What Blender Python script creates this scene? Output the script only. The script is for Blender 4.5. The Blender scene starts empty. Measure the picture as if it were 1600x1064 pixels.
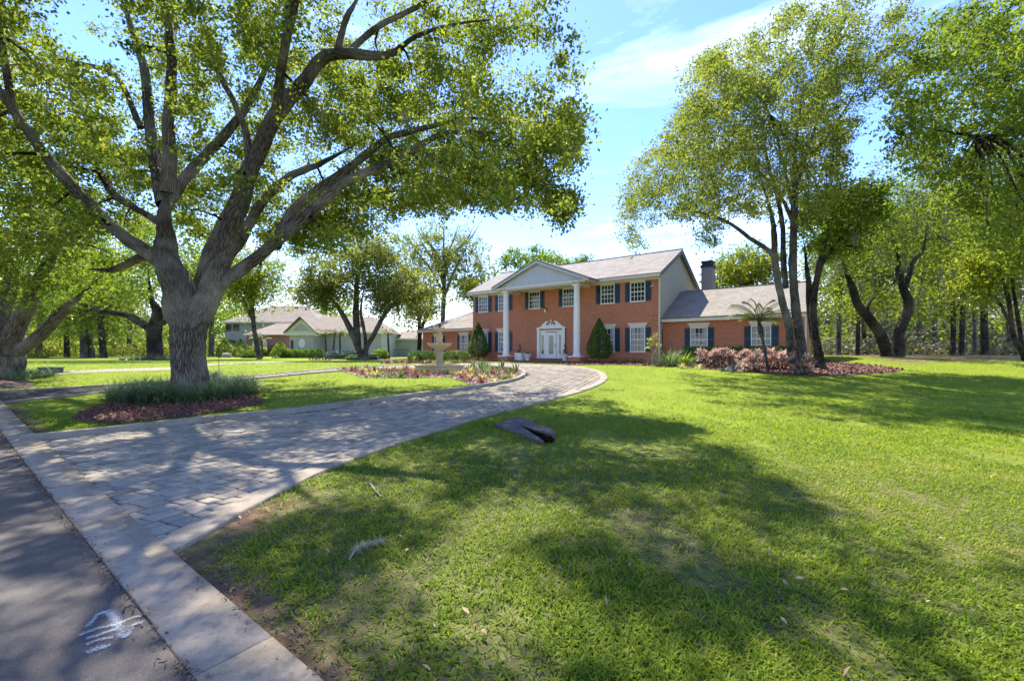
import bpy, math, random
import numpy as np
from mathutils import Vector, Matrix

# ------------------------------------------------------------------ camera, sky, sun, exposure
SC = bpy.context.scene
COL = SC.collection
F, CXP, HZ, CH = 700.0, 800.0, 549.5, 1.6     # focal length, centre, horizon (photo pixels), camera height
cd = bpy.data.cameras.new('camera'); cam = bpy.data.objects.new('camera', cd); COL.objects.link(cam)
cd.sensor_width = 36; cd.lens = F / 1600 * 36; cd.shift_y = (HZ - 532) / 1600
cd.clip_start = .1; cd.clip_end = 1500
cam.location = (0, 0, CH); cam.rotation_euler = (math.radians(90), 0, 0)
SC.camera = cam

SUN_DIR = Vector((-.146, .535, .832)).normalized()          # towards the sun: ahead, a little left, 56 degrees up
SUN_EL = math.asin(SUN_DIR.z); SUN_AZ = math.atan2(SUN_DIR.x, SUN_DIR.y)
W = bpy.data.worlds.new('World'); SC.world = W; W.use_nodes = True
nt = W.node_tree; nt.nodes.clear()
def wn(t, **k):
    n = nt.nodes.new(t)
    for a, b in k.items(): setattr(n, a, b)
    return n
wo = wn('ShaderNodeOutputWorld'); wb = wn('ShaderNodeBackground'); wb.inputs[1].default_value = .15
sky = wn('ShaderNodeTexSky', sky_type='NISHITA', sun_disc=False, sun_elevation=SUN_EL, sun_rotation=SUN_AZ,
         altitude=200, air_density=1.0, dust_density=.12, ozone_density=3.0)
hs = wn('ShaderNodeHueSaturation'); hs.inputs['Hue'].default_value = .518; hs.inputs['Saturation'].default_value = 1.2; hs.inputs['Value'].default_value = .78; nt.links.new(sky.outputs[0], hs.inputs['Color'])
tc = wn('ShaderNodeTexCoord'); mp = wn('ShaderNodeMapping'); mp.inputs['Scale'].default_value = (1.0, 1.2, 5.5)
mp.inputs['Rotation'].default_value = (0, .12, 0)
nz = wn('ShaderNodeTexNoise'); nz.inputs['Scale'].default_value = 2.3; nz.inputs['Detail'].default_value = 9
nz.inputs['Roughness'].default_value = .58; nz.inputs['Distortion'].default_value = .6
cr = wn('ShaderNodeValToRGB'); cr.color_ramp.elements[0].position = .53; cr.color_ramp.elements[1].position = .9
cr.color_ramp.elements[0].color = (0, 0, 0, 1); cr.color_ramp.elements[1].color = (.5, .5, .5, 1)
mx = wn('ShaderNodeMix', data_type='RGBA'); mx.inputs[7].default_value = (5.2, 5.4, 5.6, 1)
nt.links.new(tc.outputs['Generated'], mp.inputs[0]); nt.links.new(mp.outputs[0], nz.inputs['Vector'])
nt.links.new(nz.outputs[0], cr.inputs[0]); nt.links.new(cr.outputs[0], mx.inputs[0])
nt.links.new(hs.outputs[0], mx.inputs[6]); sx = wn('ShaderNodeSeparateXYZ'); nt.links.new(tc.outputs['Generated'], sx.inputs[0])
mr = wn('ShaderNodeMapRange', interpolation_type='SMOOTHERSTEP'); nt.links.new(sx.outputs[2], mr.inputs[0])
for i_, v_ in ((1, -.02), (2, .25), (3, .72), (4, 0.)): mr.inputs[i_].default_value = v_
hz = wn('ShaderNodeMix', data_type='RGBA'); hz.inputs[7].default_value = (3.9, 4.1, 4.3, 1)      # pale haze low in the sky, all the way round
nt.links.new(mr.outputs[0], hz.inputs[0]); nt.links.new(mx.outputs[2], hz.inputs[6])
nt.links.new(hz.outputs[2], wb.inputs[0]); nt.links.new(wb.outputs[0], wo.inputs[0])
sl = bpy.data.lights.new('sun', 'SUN'); sl.energy = 3.15; sl.angle = math.radians(.53); sl.color = (1, .94, .84)
so = bpy.data.objects.new('sun', sl); COL.objects.link(so); so.location = (0, 0, 30)
so.rotation_euler = (-SUN_DIR).to_track_quat('-Z', 'Y').to_euler()
vs = SC.view_settings; vs.view_transform = 'Standard'; vs.look = 'None'; vs.exposure = 2.0; vs.gamma = 1; vs.use_curve_mapping = False
SC.render.engine = 'CYCLES'; cy = SC.cycles
cy.max_bounces = 7; cy.diffuse_bounces = 4; cy.glossy_bounces = 2; cy.transmission_bounces = 4; cy.transparent_max_bounces = 4
cy.use_denoising = True; cy.sample_clamp_indirect = 6

# ------------------------------------------------------------------ helpers
rng = np.random.default_rng(7); random.seed(7)
def sm(a, b, t):
    t = np.clip((t - a) / (b - a), 0, 1); return t * t * (3 - 2 * t)
def gz(x, y):
    return .8 * sm(7, 27, y) + .45 * sm(8, 22, x) * sm(12, 30, y)
def wp(px, py, Y):
    return np.array([(px - CXP) / F * Y, Y, CH + (HZ - py) / F * Y])
def gp(px, py):
    lo, hi = .5, 500.
    k, s = (px - CXP) / F, (py - HZ) / F
    for _ in range(50):
        m = (lo + hi) / 2
        if CH - gz(k * m, m) - s * m > 0: lo = m
        else: hi = m
    return np.array([k * lo, lo, float(gz(k * lo, lo))])
def gpl(pts): return np.array([gp(*p) for p in pts])
def inpoly(P, poly):
    x, y = P[:, 0], P[:, 1]; r = np.zeros(len(P), bool); n = len(poly)
    for i in range(n):
        x0, y0 = poly[i][:2]; x1, y1 = poly[i - 1][:2]
        c = (y0 > y) != (y1 > y)
        with np.errstate(divide='ignore', invalid='ignore'):
            r ^= c & (x < (x1 - x0) * (y - y0) / (y1 - y0) + x0)
    return r
def catmull(P, n):
    P = np.asarray(P, float); Q = np.vstack([2 * P[0] - P[1], P, 2 * P[-1] - P[-2]]); out = []
    for i in range(len(P) - 1):
        a, b, c, d = Q[i:i + 4]
        for t in np.linspace(0, 1, n, endpoint=False):
            out.append(.5 * (2 * b + (c - a) * t + (2 * a - 5 * b + 4 * c - d) * t * t + (3 * b - a - 3 * c + d) * t ** 3))
    out.append(P[-1]); return np.array(out)
def tag(o, label=None, cat=None, group=None, kind=None):
    if label: o['label'] = label
    if cat: o['category'] = cat
    if group: o['group'] = group
    if kind: o['kind'] = kind
    return o
def empty(name, loc=(0, 0, 0), rz=0):
    o = bpy.data.objects.new(name, None); COL.objects.link(o); o.location = [float(v) for v in loc]; o.rotation_euler = (0, 0, rz); o.empty_display_size = .2; return o
def link(name, me, parent=None):
    o = bpy.data.objects.new(name, me); COL.objects.link(o); o.parent = parent; return o
def npmesh(name, V, Fs, mat, parent=None, smooth=False, uv=None, attr=None):
    V = np.asarray(V, np.float32); me = bpy.data.meshes.new(name)
    if not isinstance(Fs, list): Fs = [Fs]
    Fs = [np.asarray(f, np.int32) for f in Fs if len(f)]
    me.vertices.add(len(V)); me.vertices.foreach_set('co', V.ravel())
    loops = np.concatenate([f.ravel() for f in Fs]); tot = np.concatenate([np.full(len(f), f.shape[1], np.int32) for f in Fs])
    st = np.concatenate([[0], np.cumsum(tot)[:-1]]).astype(np.int32)
    me.loops.add(len(loops)); me.loops.foreach_set('vertex_index', loops)
    me.polygons.add(len(tot)); me.polygons.foreach_set('loop_start', st); me.polygons.foreach_set('loop_total', tot)
    if smooth: me.polygons.foreach_set('use_smooth', np.ones(len(tot), bool))
    if uv is not None:
        l = me.uv_layers.new(name='UVMap'); l.data.foreach_set('uv', np.asarray(uv, np.float32).ravel())
    if attr is not None:
        for an, av in attr.items():
            a = me.attributes.new(an, 'FLOAT', 'POINT'); a.data.foreach_set('value', np.asarray(av, np.float32))
    me.update(calc_edges=True); me.validate()
    if mat: me.materials.append(mat)
    return link(name, me, parent)
class MB:
    def __init__(s): s.v = []; s.f = []
    def add(s, V, Fc):
        n = len(s.v); s.v += [tuple(map(float, p)) for p in V]; s.f += [tuple(i + n for i in q) for q in Fc]; return s
    def box(s, x0, x1, y0, y1, z0, z1):
        return s.add([(x0, y0, z0), (x1, y0, z0), (x1, y1, z0), (x0, y1, z0), (x0, y0, z1), (x1, y0, z1), (x1, y1, z1), (x0, y1, z1)],
                     [(3, 2, 1, 0), (4, 5, 6, 7), (0, 1, 5, 4), (1, 2, 6, 5), (2, 3, 7, 6), (3, 0, 4, 7)])
    def slab(s, P, off):                       # polygon P (any plane) extruded by vector off
        n = len(P); P = [np.array(p, float) for p in P]; off = np.array(off, float)
        return s.add(P + [p + off for p in P], [tuple(range(n)), tuple(range(2 * n - 1, n - 1, -1))] +
                     [((i + 1) % n, i, n + i, n + (i + 1) % n) for i in range(n)])
    def lathe(s, prof, c=(0, 0, 0), seg=24):
        V = []; Fc = []
        for r, z in prof:
            for j in range(seg):
                a = 2 * math.pi * j / seg; V.append((c[0] + r * math.cos(a), c[1] + r * math.sin(a), c[2] + z))
        for i in range(len(prof) - 1):
            for j in range(seg):
                k = (j + 1) % seg; Fc.append((i * seg + j, i * seg + k, (i + 1) * seg + k, (i + 1) * seg + j))
        Fc.append(tuple(range(seg - 1, -1, -1))); m = (len(prof) - 1) * seg; Fc.append(tuple(m + j for j in range(seg)))
        return s.add(V, Fc)
    def tube(s, P, R, seg=8):
        V, Q, _ = tube(P, R, seg); return s.add(V, [tuple(q) for q in Q] + [tuple(range(seg - 1, -1, -1)), tuple(len(V) - seg + j for j in range(seg))])
    def build(s, name, mat, parent=None, smooth=False, bevel=0):
        me = bpy.data.meshes.new(name); me.from_pydata(s.v, [], s.f); me.update()
        me.materials.append(mat)
        if smooth: me.polygons.foreach_set('use_smooth', np.ones(len(me.polygons), bool))
        o = link(name, me, parent)
        if smooth:
            try: me.set_sharp_from_angle(angle=.7)
            except Exception: pass
        if bevel:
            m = o.modifiers.new('bevel', 'BEVEL'); m.width = bevel; m.segments = 2; m.limit_method = 'ANGLE'
        return o
def tube(P, R, seg=8, lump=0, uvs=1.0):
    P = np.asarray(P, float); R = np.asarray(R, float); n = len(P)
    T = np.gradient(P, axis=0); T /= np.linalg.norm(T, axis=1)[:, None] + 1e-9
    u = np.cross(T[0], (0.3, 1, .1)); u /= np.linalg.norm(u) + 1e-9; V = np.empty((n, seg, 3)); a = np.arange(seg) * 2 * math.pi / seg
    for i in range(n):
        u = u - T[i] * np.dot(u, T[i]); u /= np.linalg.norm(u) + 1e-9; w = np.cross(T[i], u)
        r = R[i]
        if lump:
            r = r * (1 + lump * (np.sin(a * 3 + i * .11) * .5 + np.sin(a * 5 - i * .17 + 1) * .35 + np.sin(a * 2 + i * .23 + 2) * .6)) + (rng.random(seg) - .5) * lump * .25 * R[i]
            r = r[:, None]
        V[i] = P[i] + r * (np.cos(a)[:, None] * u + np.sin(a)[:, None] * w)
    i, j = np.meshgrid(np.arange(n - 1), np.arange(seg), indexing='ij'); i = i.ravel(); j = j.ravel(); k = (j + 1) % seg
    Q = np.stack([i * seg + j, i * seg + k, (i + 1) * seg + k, (i + 1) * seg + j], 1)
    L = np.concatenate([[0], np.cumsum(np.linalg.norm(np.diff(P, axis=0), axis=1))]); c = 2 * math.pi * R.max() * uvs
    U = np.stack([np.stack([j / seg * c, L[i]], 1), np.stack([(j + 1) / seg * c, L[i]], 1), np.stack([(j + 1) / seg * c, L[i + 1]], 1), np.stack([j / seg * c, L[i + 1]], 1)], 1)
    return V.reshape(-1, 3), Q, U.reshape(-1, 2)
def tubes(name, lst, mat, parent, seg=8, lump=0):
    Vs = []; Qs = []; Us = []; o = 0
    for P, R in lst:
        V, Q, U = tube(P, R, seg, lump); Vs.append(V); Qs.append(Q + o); Us.append(U); o += len(V)
    return npmesh(name, np.vstack(Vs), np.vstack(Qs), mat, parent, True, np.vstack(Us))
def rdir(n):
    v = rng.normal(size=(n, 3)); return v / (np.linalg.norm(v, axis=1)[:, None] + 1e-9)
def leaves(P, L, Wd, up=.5, out=None, droop=.2, tri=False):
    n = len(P); d = rdir(n); d[:, 2] -= droop
    if out is not None: d = d + out
    d /= np.linalg.norm(d, axis=1)[:, None] + 1e-9
    nn = rdir(n); nn[:, 2] += up; s = np.cross(d, nn); s /= np.linalg.norm(s, axis=1)[:, None] + 1e-9
    nn = np.cross(s, d); l = (L * (.5 + 1. * rng.random(n)))[:, None]; w = l * Wd / L * .5
    b = P - d * l * .5; m = P + nn * l * .08
    if tri: return np.stack([P + d * l * .6, m - d * l * .3 + s * w * 1.25, m - d * l * .45 - s * w * .9], 1).reshape(-1, 3), np.arange(3 * n).reshape(-1, 3)
    V = np.stack([b, m + s * w, P + d * l * .5, m - s * w], 1).reshape(-1, 3)
    return V, np.arange(4 * n).reshape(-1, 4)
def strap(O, az, el, L, Wd, droop, segs=4, fold=0):
    n = len(O); V = np.empty((n, segs + 1, 2, 3)); p = O.astype(float).copy()
    h = np.stack([np.cos(az), np.sin(az), np.zeros(n)], 1); s = np.stack([-np.sin(az), np.cos(az), np.zeros(n)], 1)
    for k in range(segs + 1):
        t = k / segs; w = Wd * (.55 + .45 * min(1, t * 4)) * (1 - t ** 2.2 * .94)
        V[:, k, 0] = p + s * w[:, None] * .5; V[:, k, 1] = p - s * w[:, None] * .5
        a = el - droop * (t + .5 / segs); st = (L / segs)[:, None]
        p = p + st * (h * np.cos(a)[:, None] + np.array([0, 0, 1.]) * np.sin(a)[:, None])
    b = (np.arange(n) * (segs + 1) * 2)[:, None]; Q = []
    for k in range(segs): Q.append(b + np.array([[2 * k, 2 * k + 1, 2 * k + 3, 2 * k + 2]]))
    return V.reshape(-1, 3), np.concatenate(Q)
def blades(O, az, el, L, Wd, droop, segs):
    V, _ = strap(O, az, el, L, Wd, droop, segs); n = len(O); V = V.reshape(n, segs + 1, 2, 3)
    V = np.concatenate([V[:, :segs].reshape(n, -1, 3), V[:, segs, :1]], 1); m = 2 * segs + 1; b = (np.arange(n) * m)[:, None]
    return V.reshape(-1, 3), [np.concatenate([b + np.array([[2 * k, 2 * k + 1, 2 * k + 3, 2 * k + 2]]) for k in range(segs - 1)]) if segs > 1 else np.zeros((0, 4), int), b + np.array([[2 * segs - 2, 2 * segs - 1, 2 * segs]])]

# ------------------------------------------------------------------ materials
M = {}
def mat(name):
    m = bpy.data.materials.new(name); m.use_nodes = True; t = m.node_tree; t.nodes.clear(); M[name] = m
    def N(ty, ins=None, **k):
        n = t.nodes.new(ty)
        for a, b in k.items(): setattr(n, a, b)
        for a, b in (ins or {}).items():
            if isinstance(b, bpy.types.NodeSocket): t.links.new(b, n.inputs[a])
            else: n.inputs[a].default_value = b
        return n
    out = N('ShaderNodeOutputMaterial')
    return m, N, (lambda s: t.links.new(s, out.inputs[0]))
def c4(c): return (c[0], c[1], c[2], 1)
def ramp(N, fac, stops):
    r = N('ShaderNodeValToRGB', {0: fac}); e = r.color_ramp.elements
    while len(e) < len(stops): e.new(.5)
    for x, (p, c) in zip(e, stops): x.position = p; x.color = c4(c)
    return r.outputs[0]
def noise(N, vec, sc, det=4, ro=.55): return N('ShaderNodeTexNoise', {'Vector': vec, 'Scale': sc, 'Detail': det, 'Roughness': ro}).outputs[0]
def mixc(N, f, a, b, bt='MIX'):
    n = N('ShaderNodeMix', data_type='RGBA', blend_type=bt)
    for i, v in ((0, f), (6, a), (7, b)):
        if isinstance(v, bpy.types.NodeSocket): n.id_data.links.new(v, n.inputs[i])
        else: n.inputs[i].default_value = c4(v) if isinstance(v, tuple) else v
    return n.outputs[2]
def simple(name, col, rough=.6, var=.12, sc=6., bump=0., bsc=60., metal=0, spec=.5):
    m, N, O = mat(name); co = N('ShaderNodeTexCoord').outputs['Object']; n1 = noise(N, co, sc, 5)
    c = ramp(N, n1, [(.3, tuple(x * (1 - var) for x in col)), (.7, tuple(min(1, x * (1 + var)) for x in col))])
    ins = {'Base Color': c, 'Roughness': rough, 'Metallic': metal, 'Specular IOR Level': spec}
    if bump: ins['Normal'] = N('ShaderNodeBump', {'Height': noise(N, co, bsc, 3), 'Strength': bump, 'Distance': .02}).outputs[0]
    O(N('ShaderNodeBsdfPrincipled', ins).outputs[0]); return m
def leafmat(name, stops, trans=.45, tint=(1.68, 1.64, .72), rough=.6, sc=.35, spec=.16):
    m, N, O = mat(name); g = N('ShaderNodeNewGeometry'); ri = g.outputs['Random Per Island']
    n1 = noise(N, g.outputs['Position'], sc, 3)
    f = N('ShaderNodeMath', {0: ri, 1: .55}, operation='MULTIPLY').outputs[0]
    n2 = N('ShaderNodeMapRange', {0: n1, 1: .3, 2: .7, 3: 0., 4: .45}).outputs[0]
    f = N('ShaderNodeMath', {0: f, 1: n2}, operation='ADD').outputs[0]
    c = ramp(N, f, stops)
    tcx = mixc(N, 1.0, c, (tint[0] , tint[1], tint[2]), 'MULTIPLY')
    d = N('ShaderNodeBsdfPrincipled', {'Base Color': c, 'Roughness': rough, 'Specular IOR Level': spec}).outputs[0]
    tr = N('ShaderNodeBsdfTranslucent', {'Color': tcx}).outputs[0]
    O(N('ShaderNodeMixShader', {0: trans, 1: d, 2: tr}).outputs[0]); return m
def bark(name, c0, c1, sc=1., moss=0.):
    m, N, O = mat(name); uv = N('ShaderNodeTexCoord').outputs['UV']; ob = N('ShaderNodeTexCoord').outputs['Object']
    v = N('ShaderNodeMapping', {0: uv, 'Scale': (26 * sc, 4.2 * sc, 1)}).outputs[0]
    wv = noise(N, v, .6, 3); dv = N('ShaderNodeVectorMath', {0: v, 1: N('ShaderNodeTexNoise', {'Vector': v, 'Scale': .22}).outputs[1]}, operation='ADD').outputs[0]
    vo = N('ShaderNodeTexVoronoi', {'Vector': dv, 'Scale': 1.}, feature='DISTANCE_TO_EDGE').outputs[0]
    fn = noise(N, N('ShaderNodeMapping', {0: uv, 'Scale': (60, 14, 1)}).outputs[0], 1., 6, .7)
    h = N('ShaderNodeMath', {0: N('ShaderNodeMapRange', {0: vo, 1: 0., 2: .35}).outputs[0], 1: fn}, operation='MULTIPLY_ADD').outputs[0]
    h.node.inputs[2].default_value = 0
    c = ramp(N, h, [(.04, tuple(x * .22 for x in c0)), (.26, c0), (.6, c1)])
    big = noise(N, ob, .8, 4); c = mixc(N, N('ShaderNodeMapRange', {0: big, 1: .45, 2: .7, 3: 0., 4: .6}).outputs[0], c, tuple(x * 1.5 for x in c1))
    if moss:
        mo = noise(N, ob, 1.7, 5); c = mixc(N, N('ShaderNodeMapRange', {0: mo, 1: .55, 2: .68, 3: 0., 4: moss}).outputs[0], c, (.07, .085, .025))
    O(N('ShaderNodeBsdfPrincipled', {'Base Color': c, 'Roughness': .95, 'Specular IOR Level': .1,
        'Normal': N('ShaderNodeBump', {'Height': h, 'Strength': 1., 'Distance': .12}).outputs[0]}).outputs[0]); return m
GREENS = {'oak': [(.1, (.046, .072, .016)), (.45, (.092, .125, .022)), (.75, (.142, .168, .030)), (.95, (.215, .21, .042))],
          'camphor': [(.1, (.04, .06, .014)), (.45, (.085, .11, .025)), (.75, (.13, .15, .032)), (.95, (.21, .18, .04))],
          'bright': [(.1, (.045, .07, .014)), (.45, (.085, .125, .02)), (.75, (.13, .168, .026)), (.95, (.20, .215, .035))],
          'dark': [(.1, (.03, .058, .012)), (.5, (.07, .11, .02)), (.95, (.13, .17, .03))],
          'olive': [(.1, (.05, .07, .02)), (.5, (.10, .12, .03)), (.95, (.19, .19, .05))],
          'yellow': [(.1, (.07, .10, .02)), (.5, (.14, .18, .025)), (.95, (.24, .25, .035))],
          'grey': [(.1, (.07, .075, .055)), (.5, (.14, .145, .11)), (.95, (.22, .22, .17))],
          'box': [(.1, (.03, .065, .014)), (.5, (.065, .12, .022)), (.95, (.12, .19, .035))]}
LG = {'oak': 1.55, 'camphor': 1.6, 'bright': 1.45, 'dark': 1.6, 'olive': 1.45, 'yellow': 1.1, 'box': 1.3}
for k_, s_ in GREENS.items(): leafmat('leaf_' + k_, [(a_, tuple(x_ * LG.get(k_, 1.) for x_ in c_)) for a_, c_ in s_], trans=.55 if k_ not in ('box', 'grey') else .25)
leafmat('leaf_pink', [(.1, (.20, .15, .08)), (.4, (.50, .34, .27)), (.9, (.74, .61, .51))], .3, (1.2, 1, 1))
leafmat('leaf_redbrown', [(.1, (.09, .03, .018)), (.5, (.22, .085, .04)), (.95, (.32, .2, .08))], .3, (1.3, 1, 1))
leafmat('leaf_burgundy', [(.1, (.06, .02, .025)), (.5, (.15, .04, .05)), (.95, (.28, .10, .09))], .3, (1.3, 1, 1))
leafmat('leaf_variegated', [(.1, (.25, .27, .06)), (.5, (.42, .42, .14)), (.95, (.6, .58, .3))], .35, (1.2, 1.2, .8))
leafmat('leaf_liriope', [(.1, (.06, .10, .045)), (.5, (.14, .20, .09)), (.95, (.30, .36, .22))], .3, (1.3, 1.4, .8), .4)
leafmat('leaf_blue', [(.1, (.04, .065, .06)), (.5, (.09, .13, .12)), (.95, (.2, .26, .24))], .15, (1, 1, 1))
leafmat('leaf_white', [(.1, (.2, .22, .15)), (.5, (.45, .45, .36)), (.95, (.7, .68, .6))], .3, (1, 1, .9))
leafmat('leaf_palm', [(.1, (.07, .085, .03)), (.5, (.13, .155, .055)), (.95, (.23, .23, .09))], .3)
leafmat('grass', [(.06, (.08, .135, .012)), (.4, (.155, .226, .016)), (.72, (.228, .28, .021)), (.86, (.285, .305, .036)), (.91, (.38, .31, .13)), (1., (.45, .37, .20))], .48, (1.5, 1.55, .7), .5, .9)
simple('litter', (.16, .095, .06), .8, .6, 40); simple('dead_leaf', (.27, .18, .09), .7, .5, 30)
bark('bark_oak', (.23, .192, .152), (.45, .395, .325), .62, .4)
bark('bark_grey', (.14, .122, .10), (.27, .245, .205), .6, .3)
bark('bark_dark', (.065, .053, .044), (.17, .14, .115), .7, .3)
bark('bark_twig', (.05, .04, .03), (.11, .09, .07), .6)

def lawnmat():
    m, N, O = mat('lawn'); p = N('ShaderNodeNewGeometry').outputs['Position']
    a = N('ShaderNodeAttribute', attribute_name='soil').outputs['Fac']; fr = N('ShaderNodeAttribute', attribute_name='far').outputs['Fac']
    n1 = noise(N, p, .35, 5); n2 = noise(N, p, 9, 6, .7); n3 = noise(N, p, 2.2, 4)
    n2b = noise(N, N('ShaderNodeMapping', {0: p, 'Scale': (1, .45, 1)}).outputs[0], 26, 3, .8)
    g1 = ramp(N, n2b, [(.3, (.085, .128, .014)), (.52, (.185, .236, .02)), (.72, (.27, .30, .034))])
    g1 = mixc(N, N('ShaderNodeMapRange', {0: n1, 1: .35, 2: .7, 3: 0., 4: .7}).outputs[0], g1, (.205, .265, .017))
    g1 = mixc(N, N('ShaderNodeMapRange', {0: n3, 1: .58, 2: .75, 3: 0., 4: .4}).outputs[0], g1, (.25, .24, .07))
    under = ramp(N, n2, [(.3, (.07, .06, .025)), (.55, (.13, .125, .045)), (.75, (.22, .19, .10))])
    g = mixc(N, fr, under, g1)
    soil = ramp(N, n2, [(.3, (.075, .047, .03)), (.6, (.16, .10, .066)), (.8, (.26, .19, .13))])
    sf = N('ShaderNodeMath', {0: a, 1: N('ShaderNodeMapRange', {0: n3, 1: .3, 2: .6, 3: .0, 4: 1.4}).outputs[0]}, operation='MULTIPLY', use_clamp=True).outputs[0]
    g = mixc(N, sf, g, soil)
    b = N('ShaderNodeBump', {'Height': n2b, 'Strength': .8, 'Distance': .05}).outputs[0]
    O(N('ShaderNodeBsdfPrincipled', {'Base Color': g, 'Roughness': .95, 'Specular IOR Level': .1, 'Normal': b}).outputs[0])
lawnmat()
def asphaltmat():
    m, N, O = mat('asphalt'); p = N('ShaderNodeNewGeometry').outputs['Position']
    n1 = noise(N, p, 180, 3, .7); n2 = noise(N, p, 1.3, 6, .6); n3 = noise(N, p, 14, 4)
    c = ramp(N, n1, [(.3, (.068, .058, .05)), (.55, (.145, .126, .11)), (.74, (.33, .295, .26))])
    c = mixc(N, N('ShaderNodeMapRange', {0: n2, 1: .4, 2: .7, 3: 0., 4: .55}).outputs[0], c, (.2, .176, .152))
    O(N('ShaderNodeBsdfPrincipled', {'Base Color': c, 'Roughness': .85, 'Specular IOR Level': .3,
       'Normal': N('ShaderNodeBump', {'Height': n1, 'Strength': .7, 'Distance': .008}).outputs[0]}).outputs[0])
asphaltmat()
def concretemat(name, a, b, stain=.5):
    m, N, O = mat(name); p = N('ShaderNodeNewGeometry').outputs['Position']
    n1 = noise(N, p, 1.6, 7, .65); n2 = noise(N, p, 150, 3, .7); n3 = noise(N, p, 18, 5, .7)
    c = ramp(N, n1, [(.3, a), (.7, b)])
    c = mixc(N, N('ShaderNodeMapRange', {0: n3, 1: .5, 2: .75, 3: 0., 4: stain}).outputs[0], c, tuple(x * .55 for x in a))
    c = mixc(N, N('ShaderNodeMapRange', {0: n2, 1: .35, 2: .7, 3: 0., 4: .5}).outputs[0], c, tuple(x * .6 for x in a))
    O(N('ShaderNodeBsdfPrincipled', {'Base Color': c, 'Roughness': .9, 'Specular IOR Level': .2,
       'Normal': N('ShaderNodeBump', {'Height': n2, 'Strength': .4, 'Distance': .01}).outputs[0]}).outputs[0])
concretemat('concrete', (.27, .222, .165), (.41, .345, .265), .8); concretemat('concrete_dark', (.075, .065, .06), (.13, .115, .105)); concretemat('concrete_kerb', (.23, .20, .16), (.37, .325, .26), .8)
concretemat('sand_joint', (.025, .022, .018), (.05, .043, .034)); concretemat('limestone', (.42, .34, .21), (.58, .49, .33), .6)
def pavermat():
    m, N, O = mat('paver'); g = N('ShaderNodeNewGeometry'); p = g.outputs['Position']
    oi = N('ShaderNodeObjectInfo').outputs['Random']
    ri = N('ShaderNodeMath', {0: N('ShaderNodeMath', {0: g.outputs['Random Per Island'], 1: oi}, operation='ADD').outputs[0]}, operation='FRACT').outputs[0]
    c = ramp(N, ri, [(0., (.20, .17, .13)), (.3, (.33, .28, .205)), (.65, (.415, .345, .25)), (.85, (.305, .265, .21)), (1., (.245, .215, .175))])
    n1 = noise(N, p, 45, 5, .7); c = mixc(N, N('ShaderNodeMapRange', {0: n1, 1: .35, 2: .7, 3: .0, 4: .45}).outputs[0], c, (.15, .13, .11))
    c = mixc(N, N('ShaderNodeMapRange', {0: noise(N, p, .7, 4), 1: .45, 2: .75, 3: .0, 4: .4}).outputs[0], c, (.2, .175, .15))
    O(N('ShaderNodeBsdfPrincipled', {'Base Color': c, 'Roughness': .85, 'Specular IOR Level': .25,
       'Normal': N('ShaderNodeBump', {'Height': n1, 'Strength': .5, 'Distance': .01}).outputs[0]}).outputs[0])
pavermat()
def brickmat(name, axis, c1=(.55, .205, .10), c2=(.42, .14, .076), mortar=(.42, .27, .21)):
    m, N, O = mat(name); s = N('ShaderNodeSeparateXYZ', {0: N('ShaderNodeTexCoord').outputs['Object']})
    v = N('ShaderNodeCombineXYZ', {0: s.outputs[axis], 1: s.outputs[2]}).outputs[0]
    b = N('ShaderNodeTexBrick', {'Vector': v, 'Color1': c4(c1), 'Color2': c4(c2), 'Mortar': c4(mortar), 'Scale': 1., 'Mortar Size': .008, 'Mortar Smooth': .3, 'Bias': -.1, 'Brick Width': .21, 'Row Height': .075})
    c = mixc(N, N('ShaderNodeMapRange', {0: noise(N, v, 2.2, 6, .65), 1: .4, 2: .72, 3: 0., 4: .4}).outputs[0], b.outputs[0], (.48, .19, .12))
    c = mixc(N, N('ShaderNodeMapRange', {0: noise(N, v, 7., 3, .65), 1: .5, 2: .8, 3: 0., 4: .5}).outputs[0], c, (.20, .065, .045))
    O(N('ShaderNodeBsdfPrincipled', {'Base Color': c, 'Roughness': .9, 'Specular IOR Level': .2,
       'Normal': N('ShaderNodeBump', {'Height': b.outputs[1], 'Strength': .5, 'Distance': .01, }, invert=True).outputs[0]}).outputs[0])
brickmat('brick', 0); brickmat('brick_side', 1)
def shinglemat(name, c1, c2, axis=0):
    m, N, O = mat(name); co = N('ShaderNodeTexCoord').outputs['Object']; s = N('ShaderNodeSeparateXYZ', {0: co})
    v = N('ShaderNodeCombineXYZ', {0: s.outputs[axis], 1: s.outputs[1 - axis]}).outputs[0]
    b = N('ShaderNodeTexBrick', {'Vector': v, 'Color1': c4(c1), 'Color2': c4(c2), 'Mortar': c4(tuple(x * .5 for x in c1)), 'Scale': 1., 'Mortar Size': .012, 'Mortar Smooth': .4, 'Brick Width': .32, 'Row Height': .135}, offset=.37)
    c = mixc(N, N('ShaderNodeMapRange', {0: noise(N, co, 1.2, 6, .7), 1: .4, 2: .7, 3: 0., 4: .5}).outputs[0], b.outputs[0], tuple(x * 1.25 for x in c2))
    c = mixc(N, N('ShaderNodeMapRange', {0: noise(N, co, 9, 4, .7), 1: .45, 2: .75, 3: 0., 4: .6}).outputs[0], c, tuple(x * .6 for x in c1))
    O(N('ShaderNodeBsdfPrincipled', {'Base Color': c, 'Roughness': .95, 'Specular IOR Level': .15,
       'Normal': N('ShaderNodeBump', {'Height': b.outputs[1], 'Strength': .7, 'Distance': .02}, invert=True).outputs[0]}).outputs[0])
shinglemat('shingle', (.245, .215, .175), (.325, .29, .24)); shinglemat('shingle_side', (.245, .215, .175), (.325, .29, .24), 1)
shinglemat('shingle_tan', (.25, .205, .155), (.33, .275, .21))
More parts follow.
